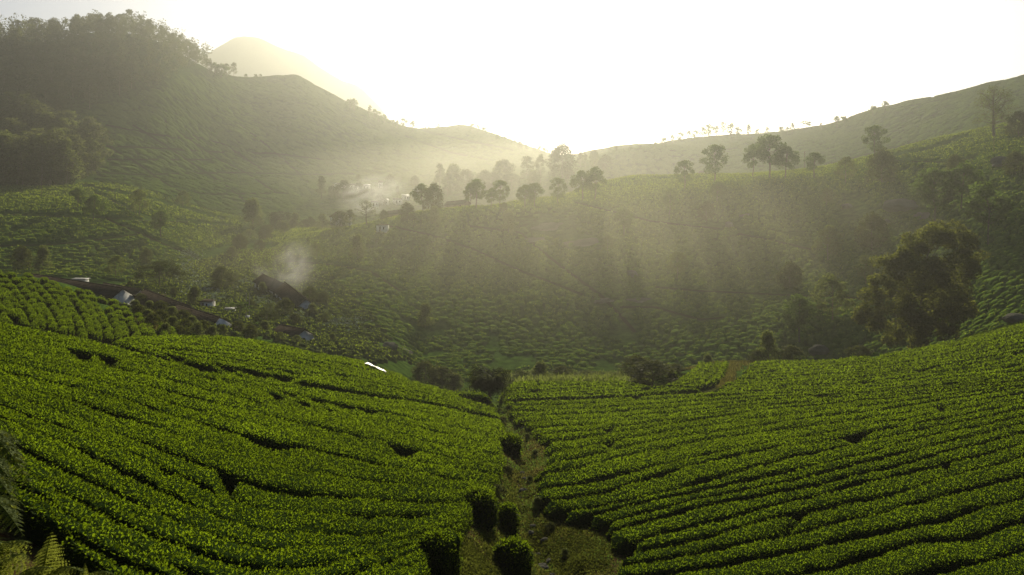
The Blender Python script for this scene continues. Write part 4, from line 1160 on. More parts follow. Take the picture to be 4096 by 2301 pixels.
# ---------------------------------------------------------------- houses
def at(u, v, y): return np.array([(u - 2048) / FP * y, y, -(v - V0) / FP * y])
def boxm(cx, cy_, cz, lx, ly, lz):
    v = np.array([(x, y, z) for z in (-.5, .5) for y in (-.5, .5) for x in (-.5, .5)]) * [lx, ly, lz] + [cx, cy_, cz]
    f = np.array([(0, 2, 3, 1), (4, 5, 7, 6), (0, 1, 5, 4), (2, 6, 7, 3), (0, 4, 6, 2), (1, 3, 7, 5)])
    return v, f
def slab(q, th):
    """thick sheet from a quad (4 corners, counterclockwise from above)"""
    q = np.array(q, float); n = nrm(np.cross(q[1] - q[0], q[3] - q[0])[None])[0] * th
    v = np.concatenate([q, q - n])
    f = np.array([(0, 1, 2, 3), (7, 6, 5, 4), (0, 4, 5, 1), (1, 5, 6, 2), (2, 6, 7, 3), (3, 7, 4, 0)])
    return v, f
def gable_house(name, P0, P1, w, rh, wh, label, group=None, nwin=3, hip=0.0, lit='front', over=.45, wm='whitewash', rm='tiles', cat='house', drop=None):
    """ridge from P0 to P1; w half width, rh roof rise, wh wall height under the eaves"""
    P0, P1 = np.array(P0, float), np.array(P1, float)
    mid = (P0 + P1) / 2; d = P1 - P0; L = float(np.hypot(d[0], d[1])); a = math.atan2(d[1], d[0])
    dz = d[2] / 2
    ez0 = -rh; base = -rh - wh
    root = empty(name, (mid[0], mid[1], mid[2] + base), a, label, cat, group)
    off = -base
    def zl(x): return off + dz * (2 * x / L)
    # walls: one shell with gables
    V = []
    for sx in (-1, 1):
        x = sx * L / 2
        for (yy, zz) in ((-w, base - 1.5), (-w, ez0), (0, -.12), (w, ez0), (w, base - 1.5)):
            V.append((x, yy * .96 if yy else 0, zl(x) + zz))
    F4 = [(0, 1, 6, 5), (3, 4, 9, 8), (1, 2, 7, 6), (2, 3, 8, 7)]
    me_f = [np.array(F4), np.array([(0, 4, 3, 2, 1), (5, 6, 7, 8, 9)])]
    mesh_np('wall', np.array(V), me_f, M[wm], parent=root)
    # two roof slopes
    ro = []
    xo = L / 2 + over; ew = w + over; ez = ez0 - rh / w * over
    xr0, xr1 = -xo, xo - hip
    ro.append(slab([(-xo, -ew, zl(-xo) + ez), (xo, -ew, zl(xo) + ez), (xr1, 0, zl(xr1) + .05), (xr0, 0, zl(xr0) + .05)], .12))
    ro.append(slab([(xo, ew, zl(xo) + ez), (-xo, ew, zl(-xo) + ez), (xr0, 0, zl(xr0) + .05), (xr1, 0, zl(xr1) + .05)], .12))
    if hip: ro.append(slab([(xo, -ew, zl(xo) + ez), (xo, ew, zl(xo) + ez), (xr1, .02, zl(xr1) + .06), (xr1, -.02, zl(xr1) + .06)], .12))
    v, f = join(ro); rf = mesh_np('roof', v, f, M[rm], parent=root)
    v, f = tube([(xr0 - .05, 0, zl(xr0) + .12), (0, 0, zl(0) + .13), (xr1, 0, zl(xr1) + .12)], [.16, .16, .16], 6)
    mesh_np('ridge_cap', v, f, M[rm], parent=rf)
    # courses of tiles, proud of the roof
    cs = []
    for sy in (-1, 1):
        for k in range(1, 9):
            e = k / 9
            y_, z_ = sy * ew * e, .05 + (ez - .05) * e
            cs.append(boxm(0, 0, 0, 1, 1, 1)); vv, ff = cs.pop()
            hx = xr1 + (xo - xr1) * e if hip else xo
            vv = vv * [hx - xr0, .10, .07]; vv[:, 0] += (hx + xr0) / 2; vv[:, 1] += y_; 
            vv[:, 2] += z_ + .03 + np.array([zl(q) for q in vv[:, 0]])
            cs.append((vv, ff))
    v, f = join(cs); tc = mesh_np('tile_courses', v, f, M[rm], parent=rf)
    # openings on the long wall towards the road
    n = nwin
    for sy in (-1, 1):
        for k in range(n):
            x = -L / 2 + L * (k + .5) / n
            z = zl(x) + ez0
            yy = sy * (w * .96 + .012)
            if k % 3 == 1:
                v, f = boxm(x, yy, z - 1.35, .95, .06, 1.9); mesh_np('door', v, f, M['wood'], parent=root)
            else:
                v, f = boxm(x, yy, z - 1.15, 1.0, .05, .9); wd = mesh_np('window', v, f, M['dark'], parent=root)
                v, f = join([boxm(x, yy, z - .66, 1.16, .10, .09), boxm(x, yy, z - 1.64, 1.16, .14, .09), boxm(x - .54, yy, z - 1.15, .08, .10, .9), boxm(x + .54, yy, z - 1.15, .08, .10, .9)])
                mesh_np('frame', v, f, M['wood'], parent=wd)
    return root
GH = 'tiled houses of the valley settlement'
gable_house('long_house', at(109, 1094, 180), at(488, 1154, 165), 3.2, 2.1, 2.6, 'longest house with a dark tiled roof running down behind the left hump', GH, 8)
gable_house('long_house', at(580, 1160, 178), at(757, 1226, 160), 2.9, 1.9, 2.5, 'middle long house with dark tiled roof below the white gable', GH, 4)
gable_house('long_house', at(715, 1219, 161), at(893, 1276, 147), 3.0, 2.0, 2.6, 'near long house with hipped end and white wall above the crest', GH, 4, hip=2.2)
gable_house('long_house', at(418, 1134, 196), at(560, 1160, 184), 2.8, 1.9, 2.4, 'low house with white gable hidden behind the longest roof', GH, 3)
gable_house('long_house', at(1052, 1098, 236), at(1142, 1140, 226), 3.0, 1.9, 2.8, 'white-walled house wrapped in smoke, upper half of the pair', GH, 4)
gable_house('long_house', at(1140, 1130, 224), at(1222, 1196, 208), 3.1, 2.3, 2.6, 'red-brown roofed house below the smoke, lower half of the pair', GH, 3)
gable_house('small_house', at(1122, 1302, 163), at(1215, 1318, 157), 2.6, 1.5, 2.0, 'small dark-roofed house with a white end beyond the left-hand crest', GH, 2)
def flat_hut(name, u, v, y, wpx, h, depth, rz, label, roofm, cat='shed', wallm='whitewash', mono=.25, group=None, ground=True, seat=False):
    p = at(u, v, y)
    if seat: p = cast([u], [v], ymin=130, ymax=330)[0]; y = p[1]
    w = wpx / FP * y
    if ground and not seat: p[2] = min(p[2], float(Hs([p[0]], [p[1]])[0]) + .3) if p[2] > float(Hs([p[0]], [p[1]])[0]) + 3 else p[2]
    root = empty(name, p, rz, label, cat, group)
    vv, ff = boxm(0, 0, h / 2 - .3, w, depth, h + .6); mesh_np('wall', vv, ff, M[wallm], parent=root)
    q = [(-w / 2 - .3, -depth / 2 - .3, h + .03), (w / 2 + .3, -depth / 2 - .3, h + .03), (w / 2 + .3, depth / 2 + .3, h + .03 + mono), (-w / 2 - .3, depth / 2 + .3, h + .03 + mono)]
    vv, ff = slab(q, .10); rf = mesh_np('roof', vv + [0, 0, .1], ff, M[roofm], parent=root)
    vv, ff = boxm(-w * .16, -depth / 2 - .012, h * .44, w * .17, .06, h * .8); mesh_np('door', vv, ff, M['dark'], parent=root)
    vv, ff = boxm(w * .2, -depth / 2 - .012, h * .55, w * .15, .05, h * .4); wd = mesh_np('window', vv, ff, M['dark'], parent=root)
    vv, ff = join([boxm(w * .2, -depth / 2 - .02, h * .77, w * .19, .08, .07), boxm(w * .2, -depth / 2 - .02, h * .33, w * .19, .10, .07)])
    mesh_np('frame', vv, ff, M['wood'], parent=wd)
    return root
flat_hut('shed', 185, 1107, 176, 54, 1.2, 2.4, R(-12), 'white shed with a slanting pale tin roof above the longest house', 'tin', mono=.7)
flat_hut('shed', 316, 1129, 190, 60, .6, 2.4, R(-10), 'shed with flat shiny metal roof behind the longest house', 'tin')
flat_hut('shed', 830, 1232, 172, 46, 1.7, 2.4, R(-14), 'little white outhouse with tiled roof beside the bushy tree', 'tiles', seat=True)
flat_hut('shed', 524, 1222, 158, 56, 2.0, 2.6, R(-22), 'stained lean-to shed under the white gable of the longest house', 'tiles', seat=True)
flat_hut('shed', 632, 1176, 182, 40, 2.4, 2.2, R(-15), 'grey square outhouse below the umbrella tree', 'tiles', wallm='rock')
flat_hut('hut', 1531, 926, 312, 42, 2.5, 3.2, R(-8), 'small white hut standing alone on the spur under the bare tree', 'tiles', cat='hut', seat=True)
flat_hut('shed', 921, 1250, 170, 36, .8, 1.8, R(8), 'low shed with pale metal roof by the twin pale poles', 'tin', seat=True)
p_ = cast([990], [1280], ymin=130, ymax=260)[0]
tk = empty('water_tank', p_, 0, 'small white water tank at the foot of the twin poles', 'tank')
vv, ff = tube([(0, 0, -.2), (0, 0, .9), (0, 0, 1.0), (0, 0, 1.02)], [.55, .55, .5, .02], 14); mesh_np('body', vv, ff, M['plastic'], parent=tk)
vv, ff = tube([(0, 0, 1.0), (0, 0, 1.12), (0, 0, 1.13)], [.2, .2, .02], 10); mesh_np('lid', vv, ff, M['plastic'], parent=tk)
for k, (u, y, wpx, h, lab) in enumerate([
    (1362, 600, 44, 3, 'hazy white long building at the left of the far village row'),
    (1415, 600, 30, 3.4, 'hazy white building in the middle of the far village row'),
    (1466, 605, 26, 3, 'hazy white building at the right of the far village row'),
    (1522, 610, 14, 4.5, 'tiny bright white gable catching the light in the far village'),
    (1664, 600, 20, 3.5, 'tiny bright roof at the right edge of the far village'),
    (1500, 540, 30, 3, 'hazy white house in the lower part of the far village'),
    (1540, 550, 26, 3, 'hazy white house beside others low in the far village'),
    (1590, 560, 34, 3, 'hazy pale house below the tiny bright roof'),
    (1622, 575, 26, 3, 'hazy pale house furthest up among the lower village houses')]):
    x = (u - 2048) / FP * y; z = float(Hs([x], [y])[0])
    v = V0 - FP * z / y
    flat_hut('village_house', u, v, y, wpx, h, 6.0, R(-6 + 3 * k), lab, 'tiles' if k % 2 else 'tin', cat='house', group='houses of the hazy far village', mono=1.2)
gable_house('brown_house', at(1552, 846, 384), at(1640, 836, 378), 3.2, 1.6, 2.0, 'long brown roof behind the left end of the ridge trees', GH, 3, wm='wood')
gable_house('brown_house', at(1790, 808, 390), at(1868, 800, 384), 3.2, 1.8, 2.2, 'hazy tiled roof behind the slim ridge oaks', GH, 3, wm='wood')
gable_house('brown_house', at(1343, 850, 345), at(1385, 853, 338), 3, 1.8, 2.6, 'small dark gabled house among trees left of the bare tree', GH, 1)
gable_house('tin_house', at(800, 1113, 262), at(826, 1105, 258), 1.6, .6, 1.2, 'tiny shelter with bright tin roof on the valley slope', GH, 1, rm='tin')

# ---------------------------------------------------------------- poles
def pole(u, v, hpx, label, arm=True, y=None, mat='wood', rad=.11, ymin=100, lean=0.0, group='utility poles'):
    p = cast([u], [v], ymin=ymin)[0] if y is None else at(u, v, y)
    if y is not None: p[2] = float(Hs([p[0]], [p[1]])[0])
    h = hpx / FP * p[1]
    root = empty('utility_pole', p, R(20), label, 'pole', group)
    vv, ff = tube([(0, 0, -.4), (lean * h * .5, 0, h * .5), (lean * h, 0, h)], [rad, rad * .9, rad * .75], 7); mesh_np('post', vv, ff, M[mat], parent=root)
    if arm:
        vv, ff = boxm(lean * h, .14, h * .90, 1.9, .12, .14); ar = mesh_np('crossarm', vv, ff, M[mat], parent=root)
        for k in (-.8, .8):
            vv, ff = tube([(lean * h + k, .14, h * .90 + .07), (lean * h + k, .14, h * .90 + .24)], [.06, .05], 6); mesh_np('insulator', vv, ff, M['plastic'], parent=ar)
pole(446, 1152, 54, 'dark pole with crossarm behind the longest house roof', y=186, rad=.14)
pole(648, 1182, 70, 'dark pole with crossarm beside the umbrella tree', y=180, rad=.14)
pole(985, 1215, 112, 'left one of the twin pale tall poles', arm=False, y=178, mat='pole', rad=.13, group=None)
pole(997, 1215, 106, 'right one of the twin pale tall poles', arm=False, y=180, mat='pole', rad=.13, group=None)
pole(167, 792, 70, 'thin dark pole in front of the eucalyptus grove', arm=False, ymin=200, rad=.16)
pole(1596, 826, 34, 'cross-armed pole behind the spur near the village smoke', y=372, rad=.16)
pole(3219, 700, 80, 'cross-armed pole between the oaks on the right ridge', y=372, rad=.15)
pole(3976, 618, 74, 'thin pole on the slope below the large bare tree', arm=False, ymin=200, rad=.1)
pole(588, 1218, 42, 'short pale post in the bushes beside the lean-to shed', arm=False, y=158, mat='pole', rad=.08, group=None)

# ---------------------------------------------------------------- rocks
def rock_mesh(seed, n=3, amp=.30):
    r = np.random.default_rng(seed)
    import bmesh
    bm = bmesh.new(); bmesh.ops.create_icosphere(bm, subdivisions=n, radius=1)
    for vtx in bm.verts:
        c = np.array(vtx.co); k = 1 + amp * float(fbm(c[0] * 1.3 + seed, c[1] * 1.3 + c[2] * 1.7, seed, 4)) + .10 * float(fbm(c[0] * 4 + seed, c[1] * 4 + c[2] * 3, seed + 3, 2))
        vtx.co *= k
    me = bpy.data.meshes.new('boulder'); bm.to_mesh(me); bm.free(); me.materials.append(M['rock'])
    return me
RM = [rock_mesh(k) for k in (1, 2, 3)]
RF = [rock_mesh(k, 4, .95) for k in (5, 6, 7, 8)]
def rock(name, u, v, wpx, hpx, label, group, ymin, k, flat=False, cat='rock'):
    p = cast([u], [v], ymin=ymin)[0]
    o = bpy.data.objects.new(name, RF[k % 4] if flat else RM[k % 3]); link(o)
    w, h = wpx / FP * p[1], hpx / FP * p[1]
    e = 4.0
    gx = float(Hs([p[0] + e], [p[1]])[0] - Hs([p[0] - e], [p[1]])[0]) / (2 * e); gy = float(Hs([p[0]], [p[1] + e])[0] - Hs([p[0]], [p[1] - e])[0]) / (2 * e)
    sl_ = math.atan(gy)
    if flat:   # bare rock lying in the slope
        o.location = p; o.scale = (w / 2, h / 2 / max(.15, math.sin(sl_ + .08)), .55); o.rotation_euler = (sl_, -math.atan(gx), R((37 * k) % 24 - 12))
    else:
        o.location = p + [0, 0, h * .22]; o.scale = (w / 2, w * .42, h * .62); o.rotation_euler = (R(4), 0, R(37 * k % 40 - 20))
    return tag(o, label, cat, group)
for k, (u, v, w, h, lab, ym) in enumerate([
    (3606, 836, 124, 52, 'large pale boulder half sunk in the tea on the upper right slope', 200),
    (4010, 660, 86, 40, 'grey boulder on the right edge slope under the big bare tree', 200),
    (4062, 1284, 90, 36, 'dark boulder at the right edge just over the near crest', 100),
    (3545, 905, 36, 36, 'pale upright boulder next to the dark bushy tree', 200),
    (2917, 910, 34, 28, 'small pale rock in the middle of the shaded slope', 200),
    (3275, 1416, 74, 44, 'dim grey boulder behind the right-hand crest bushes', 140),
    (3390, 830, 40, 20, 'low rock mid-slope left of the large pale boulder', 200),
    (2530, 1103, 44, 26, 'dim rock on the lower slope beside the path', 190),
    (2190, 905, 120, 34, 'broad bare rock face below the mid-ridge trees', 220),
    (2140, 960, 90, 22, 'lower slab of the bare rock below the mid-ridge trees', 220),
    (2330, 975, 120, 30, 'long bare rock slab right of the broad rock face', 220),
    (2420, 1205, 70, 14, 'pale bare slab catching light low on the slope', 190),
    (2560, 1200, 90, 16, 'long flat slab beside the pale bare one', 190),
    (1560, 1395, 70, 30, 'pale eroded rock at the foot of the slope near the valley bottom', 170),
    (1620, 1408, 60, 14, 'flat eroded slab right of the pale eroded rock', 170),
    (3680, 868, 60, 22, 'pale scree rock beneath the large pale boulder', 200),
    (2980, 862, 40, 14, 'low flat rock on the upper shaded slope', 200)]):
    rock('boulder', u, v, w, h, lab, 'rocks on the slopes', ym, k, flat=(w > 2.6 * h))
for k in range(34):
    t = k / 34
    uu, vv_ = np.interp(t, np.linspace(0, 1, len(GUL)), GUL[:, 0]), np.interp(t, np.linspace(0, 1, len(GUL)), GUL[:, 1])
    r = np.random.default_rng(900 + k)
    p = cast([uu + r.normal() * 26 * (.4 + t)], [vv_])[0]
    o = bpy.data.objects.new('stone', RM[k % 3]); link(o)
    s = .12 + .34 * r.random() ** 2
    o.location = p + [0, 0, s * .15]; o.scale = (s, s * .8, s * .6); o.rotation_euler = (0, 0, r.random() * 6)
    tag(o, 'stone lying in the gully path, ' + ORD[k] + ' one down from the tree fern', 'stone', 'stones in the gully path')

# ---------------------------------------------------------------- ferns
def frond(P0, P1, width, arch, npin, sub=True, leaf_n=9, seed=0, droop=.25):
    """a feathered frond from P0 to its tip P1"""
    r = np.random.default_rng(seed)
    P0, P1 = np.array(P0, float), np.array(P1, float); L = np.linalg.norm(P1 - P0)
    n = npin; t = np.linspace(0, 1, n)
    spine = P0 * (1 - t)[:, None] + P1 * t[:, None]; spine[:, 2] += arch * L * np.sin(t * math.pi) ** 1.0
    T = nrm(np.gradient(spine, axis=0)); S = nrm(np.cross(T, [0, 0, 1.0])); U = np.cross(S, T)
    parts = [tube(spine, np.linspace(.008, .002, n) * max(1, L), 4)]
    A, B, Wd, Nn = [], [], [], []
    for i in range(int(n * .12), n):
        e = t[i]; wl = width * min(1, (e - .05) * 6) * (1.02 - e) ** .8 * (1.05 + .1 * r.normal())
        for sgn in (-1, 1):
            ax = nrm((S[i] * sgn + T[i] * .45 + U[i] * (-droop))[None])[0]
            if sub:
                k = leaf_n; q = np.linspace(.05, 1, k)
                for j in range(k):
                    base = spine[i] + ax * wl * q[j] - U[i] * droop * wl * q[j] ** 2 * .6
                    l2 = wl * .27 * (1.08 - q[j]) ** .6 + .003
                    for s2 in (-1, 1):
                        d = nrm((T[i] * s2 + ax * .55)[None])[0]
                        A.append(base); B.append(d); Wd.append(l2); Nn.append(U[i] + .25 * r.normal(size=3))
            else:
                A.append(spine[i]); B.append(nrm((ax + .1 * r.normal(size=3))[None])[0]); Wd.append(wl); Nn.append(U[i] + .2 * r.normal(size=3))
    A, B, Wd, Nn = map(np.array, (A, B, Wd, Nn))
    v, f = blades(A, B, nrm(Nn), Wd, Wd * (.36 if sub else .12), .15)
    sv, sf = parts[0]
    return np.concatenate([sv, v]), np.concatenate([sf, f + len(sv)]), np.clip(np.r_[np.full(len(sv), .6), np.repeat(.5 + .35 * (r.random(len(A)) - .5), 4)], 0, 1)
def fern(lab, list_, base):
    gz = float(Hs([base[0]], [base[1]])[0])
    root = empty('fern', (base[0], base[1], gz), 0, lab, 'fern', 'ferns at the lower left corner')
    o0 = np.array([base[0], base[1], gz])
    for k, (bu, bv, tu, tv, y, w, ar) in enumerate(list_):
        b, t_ = at(bu, bv, y), at(tu, tv, y - .25)
        v, f, tone = frond(b, t_, w, ar, 20, True, 8, k, droop=.35)
        fr = mesh_np('frond', v - o0, f, M['fern'], parent=root, attrs={'tone': tone})
        vv, ff = tube([(0, 0, -.1), (b - o0) * [.6, .6, .5], b - o0], [.012, .010, .007], 5)
        mesh_np('stalk', vv, ff, M['bark'], parent=fr)
fern('tall drooping fern at the left edge of the picture, upper of two', [(-210,1730,128,1950,5.2,.34,.22),(-160,1830,40,1915,5.0,.22,.15),(-190,1880,70,2030,5.0,.30,.22),(-170,2020,92,2140,4.8,.28,.22),(-190,1790,20,1850,5.6,.3,.2)], at(-160, 2300, 5.0)[:2])
fern('curling green fern in the bottom left corner, lower of two', [(150,2400,205,2132,4.6,.20,.02),(-110,2300,103,2165,4.7,.24,.12),(-90,2360,90,2215,4.5,.22,.10),(-20,2420,200,2270,4.4,.22,.12),(120,2400,330,2288,4.6,.18,.16),(290,2380,450,2300,4.7,.15,.14),(320,2380,340,2256,4.9,.07,.02),(-120,2250,60,2225,4.9,.2,.2)], at(100, 2500, 4.6)[:2])
def tree_fern(u, v, y, hpx, wpx, label):
    p = np.array([(u - 2048) / FP * y, y, 0.]); p[2] = float(Hs([p[0]], [y])[0]); k = y / FP; h = hpx * k; rr = wpx * k / 2
    root = empty('tree_fern', p, 0, label, 'tree fern')
    vv, ff = tube([(0, 0, -.3), (-.1, 0, h * .3), (-.35, 0, h * .62)], [.30, .24, .2], 8); mesh_np('trunk', vv, ff, M['bark'], parent=root)
    r = np.random.default_rng(4)
    for q in range(72):
        a = q * 2.4; el = (q / 72)
        c = np.array([-.35, 0, h * .62]); d = np.array([math.cos(a), math.sin(a), 0])
        L = rr * (.75 + .45 * r.random())
        tip = c + d * L * (1 - .25 * (1 - el)) + [0, 0, h * (-.42 + .72 * el)]
        fv, ff_, tone = frond(c, tip, L * .42, .20, 14, False, 0, q, droop=.55)
        mesh_np('frond', fv, ff_, M['fern_dark'], parent=root, attrs={'tone': tone * .8})
tree_fern(1962, 1634, 107.0, 175, 225, 'dark feathery tree fern at the head of the gully path')

# ---------------------------------------------------------------- bushes along the crests
for key, u, v, h, lab, wd, ym in [
    ('bush0',2608,1546,88,'big olive bush on the crest between the two right-hand row blocks',1.9,100),
    ('bush0',2545,1520,82,'smaller dark bush leaning on the left of the big olive bush',1.5,100),
    ('bush1',3073,1443,112,'upright sunlit bush on the right-hand crest, like a small tree',.8,120),
    ('bush0',3165,1446,58,'low wide bush right of the upright sunlit one on the crest',1.7,120),
    ('bush0',3030,1446,44,'low dark bush at the left foot of the upright sunlit one',1.4,120),
    ('bush1',2832,1442,38,'small pale bush at the end of the bare crest path',1.4,120),
    ('bush1',2160,1520,66,'rounded weedy shrub on the crest right of the tree fern',1.3,100),
    ('pale0',2095,1530,44,'low pale shrub between the tree fern and the rounded weedy one',1.8,100),
    ('pale0',2040,1536,38,'low straggly shrub hard by the tree fern',1.8,100),
    ('bush0',2250,1514,48,'dark shrub next to the rounded weedy one on the crest',1.7,100),
    ('pale0',2340,1512,34,'low dim shrub further along the crest from the dark one',2.0,100),
    ('bush0',1700,1545,85,'hazy brownish bush left of the tree fern beyond the crest',1.2,110),
    ('bush0',1765,1560,80,'round green bush just left of the tree fern',1.3,100),
    ('bush1',1820,1555,70,'brownish bush touching the tree fern on its left',1.2,100),
    ('bush0',3440,1420,40,'dark shrubs under the huge tree on the crest',2.2,120),
    ('bush0',2700,1508,44,'scrubby shrub right behind the big olive bush',1.8,110)]:
    place(key, u, v, h * 1.12, lab, 'bushes along the crests', cat='bush', ymin=ym, ymax=158, wide_=wd * 1.3)
# bush slope between the hump and the houses
r_ = np.random.default_rng(31)
kk = 0
for u, v in [(560,1225),(600,1240),(640,1250),(690,1268),(730,1285),(770,1300),(810,1318),(590,1275),(640,1290),(690,1305),(740,1322),(790,1338),(610,1300),(660,1330),(720,1345),(850,1340),(560,1260),(540,1240)]:
    place('bush1' if kk % 2 else 'bush0', u, v + 12, 46 + 14 * r_.random(), 'dense olive shrub on the bank below the long houses, ' + ORD[kk] + ' of the thicket', 'thicket on the bank below the houses', cat='shrub', ymin=98, ymax=175, wide_=1.7); kk += 1
kk = 0
for u, v, h in [(1070,940,40),(1120,920,38),(1170,905,36),(1220,900,34),(1265,892,30),(1000,960,44),(960,990,46),(930,1030,44),(1320,880,34),(1040,1000,36),(880,1100,40),(940,1130,40),(1000,1240,40),(1060,1330,46),(1120,1370,40),(1180,1300,44),(1250,1260,44),(1300,1290,40),(950,1330,44),(900,1310,40),(1080,1250,36),(1290,1215,44),(1330,1370,36)]:
    place(('bush0', 'bush1', 'pale0')[kk % 3], u, v, h, 'weedy shrub of the valley floor, ' + ORD[kk] + ' from the spur towards the crest', 'shrubs over the valley floor', cat='shrub', ymin=118, ymax=420, wide_=1.7); kk += 1

# ---------------------------------------------------------------- grass, weeds
def tufts(name, P, n, hgt, mat, spread=.35, lean=.5, wid=.06):
    k = len(P); Q = np.repeat(P, n, 0); m = len(Q)
    Q = Q + np.c_[rng.normal(size=(m, 2)) * spread, np.zeros(m)]; Q[:, 2] = Hs(Q[:, 0], Q[:, 1]) - .02
    A = rand_unit(m) * lean; A[:, 2] = 1; bn = rand_unit(m)
    L = hgt * (.5 + .9 * rng.random(m)) * np.clip(Q[:, 1] / 45, .7, 2.4)
    v, f = blades(Q, nrm(A), bn, L, L * wid * 2.4)
    tone = np.clip(.45 + .55 * (rng.random(m) - .5) + .25 * fbm(Q[:, 0], Q[:, 1], 4, 2), 0, 1)
    return tag(mesh_np(name, v, f, mat, attrs={'tone': np.repeat(tone, 4)}), kind='stuff')
def along_gully(n, w, seed):
    r = np.random.default_rng(seed)
    g = cast(GUL[:, 0], GUL[:, 1]); t = r.random(n) ** .8 * (len(g) - 1); i = np.clip(t.astype(int), 0, len(g) - 2); f = (t - i)[:, None]
    p = g[i] * (1 - f) + g[i + 1] * f; p[:, :2] += r.normal(size=(n, 2)) * w * [1, .5]
    return p
pg = along_gully(3200, 1.7, 3); keep_ = vnoise(pg[:, 0] * .7, pg[:, 1] * .7, 12) > .33
tufts('grass', pg[keep_], 13, .13, M['dry_grass'])
pg = along_gully(2600, 2.1, 6); keep_ = vnoise(pg[:, 0] * .6, pg[:, 1] * .6, 15) > .40
tufts('weeds', pg[keep_], 14, .14, M['oak_leaf'], wid=.11, lean=1.0)
q = np.stack([2860 + 85 * rng.normal(size=700), 1448 + 13 * rng.normal(size=700)], 1)
q = np.concatenate([q, np.stack([2935 - np.linspace(0, 40, 200) + 9 * rng.normal(size=200), np.linspace(1460, 1560, 200)], 1)])
tufts('dry_grass', cast(q[:, 0], q[:, 1], ymin=90, ymax=158), 7, .22, M['dry_grass'])
q = np.stack([rng.uniform(1980, 2600, 700), rng.uniform(1500, 1545, 700)], 1)
tufts('grass', cast(q[:, 0], q[:, 1], ymin=112), 6, .5, M['pale_leaf'])
q = np.stack([rng.uniform(560, 640, 400), rng.uniform(1205, 1330, 400)], 1)
tufts('dry_grass', cast(q[:, 0], q[:, 1], ymin=92, ymax=175), 6, .35, M['dry_grass'])
q = np.stack([rng.uniform(640, 760, 200), rng.uniform(1412, 1452, 200)], 1)
tufts('dry_grass', cast(q[:, 0], q[:, 1], ymin=60), 6, .12, M['dry_grass'])
def scatter(n, cu, cv, su, sv):
    q = np.stack([cu + su * rng.normal(size=n), cv + sv * rng.normal(size=n)], 1)
    return cast(q[:, 0], q[:, 1])
P_ = np.concatenate([scatter(700, 1920, 2250, 70, 60), scatter(500, 2130, 2230, 80, 60), scatter(400, 2060, 2050, 50, 80), scatter(900, 2290, 2210, 70, 70)])
k_ = vnoise(P_[:, 0] * 1.3, P_[:, 1] * 1.3, 31) > .35
tufts('weeds', P_[k_], 14, .17, M['dark_leaf'], spread=.25, wid=.13, lean=1.2)
k_ = vnoise(P_[:, 0] * 1.1, P_[:, 1] * 1.1, 37) > .42
tufts('dry_grass', P_[k_], 12, .12, M['backlit_leaf'], spread=.28, wid=.12, lean=1.3)
P_ = np.concatenate([scatter(250, 1960, 1640, 40, 14), scatter(250, 1760, 1570, 60, 16)])
tufts('weeds', P_, 12, .22, M['oak_leaf'], wid=.1, lean=1.0)
# blue-green vegetable plots near the houses
def plot(cu, cv, a, b, n):
    u = cu + a * rng.normal(size=n) * .5; v = cv + b * rng.normal(size=n) * .5
    p = cast(u, v, ymin=120, ymax=420); p[:, 2] += .25
    ax = rand_unit(n); ax[:, 2] = np.abs(ax[:, 2]) * .5 + .2; bn = rand_unit(n); bn[:, 2] = np.abs(bn[:, 2]) + .8
    return blades(p, nrm(ax), nrm(bn), .9, .38)
V_, F_ = join([plot(*q) for q in [(740,1085,50,30,420),(800,1150,60,40,600),(860,1190,50,25,300),(760,1025,40,25,250),(1040,1215,60,25,400),(1110,1240,60,20,260),(1370,1295,70,20,300),(1180,1270,50,16,200),(990,1130,40,14,200)]])
tag(mesh_np('vegetable_plot', V_, F_, M['cabbage'], attrs={'tone': np.repeat(rng.random(len(V_) // 4), 4)}), kind='stuff')

# ---------------------------------------------------------------- plastic sheet on the bushes
def sheet():
    p = cast([1504], [1474], lift=TEA)[0]; p[2] += TEA + .1
    n, m = 14, 6; V = []
    for i in range(n):
        for j in range(m):
            x, y = (i / (n - 1) - .5) * 2.9, (j / (m - 1) - .5) * 1.5
            z = float(Hs([p[0] + x], [p[1] + y - x * .8])[0]) - float(Hs([p[0]], [p[1]])[0])
            V.append((x, y - x * .8, z + .22 * float(fbm(x * 1.1 + 3, y * 1.6, 5, 3)) + .06))
    V = np.array(V); i, j = np.meshgrid(np.arange(n - 1), np.arange(m - 1), indexing='ij'); a = (i * m + j).ravel()
    F = np.stack([a, a + m, a + m + 1, a + 1], 1); F = np.concatenate([F, F[:, ::-1] + len(V)])
    V = np.concatenate([V, V - [0, 0, .03]])
    o = mesh_np('plastic_sheet', V, F, M['plastic'], loc=p)
    tag(o, 'crumpled white plastic sheet spread over the tea near the left-hand crest', 'sheet')
sheet()

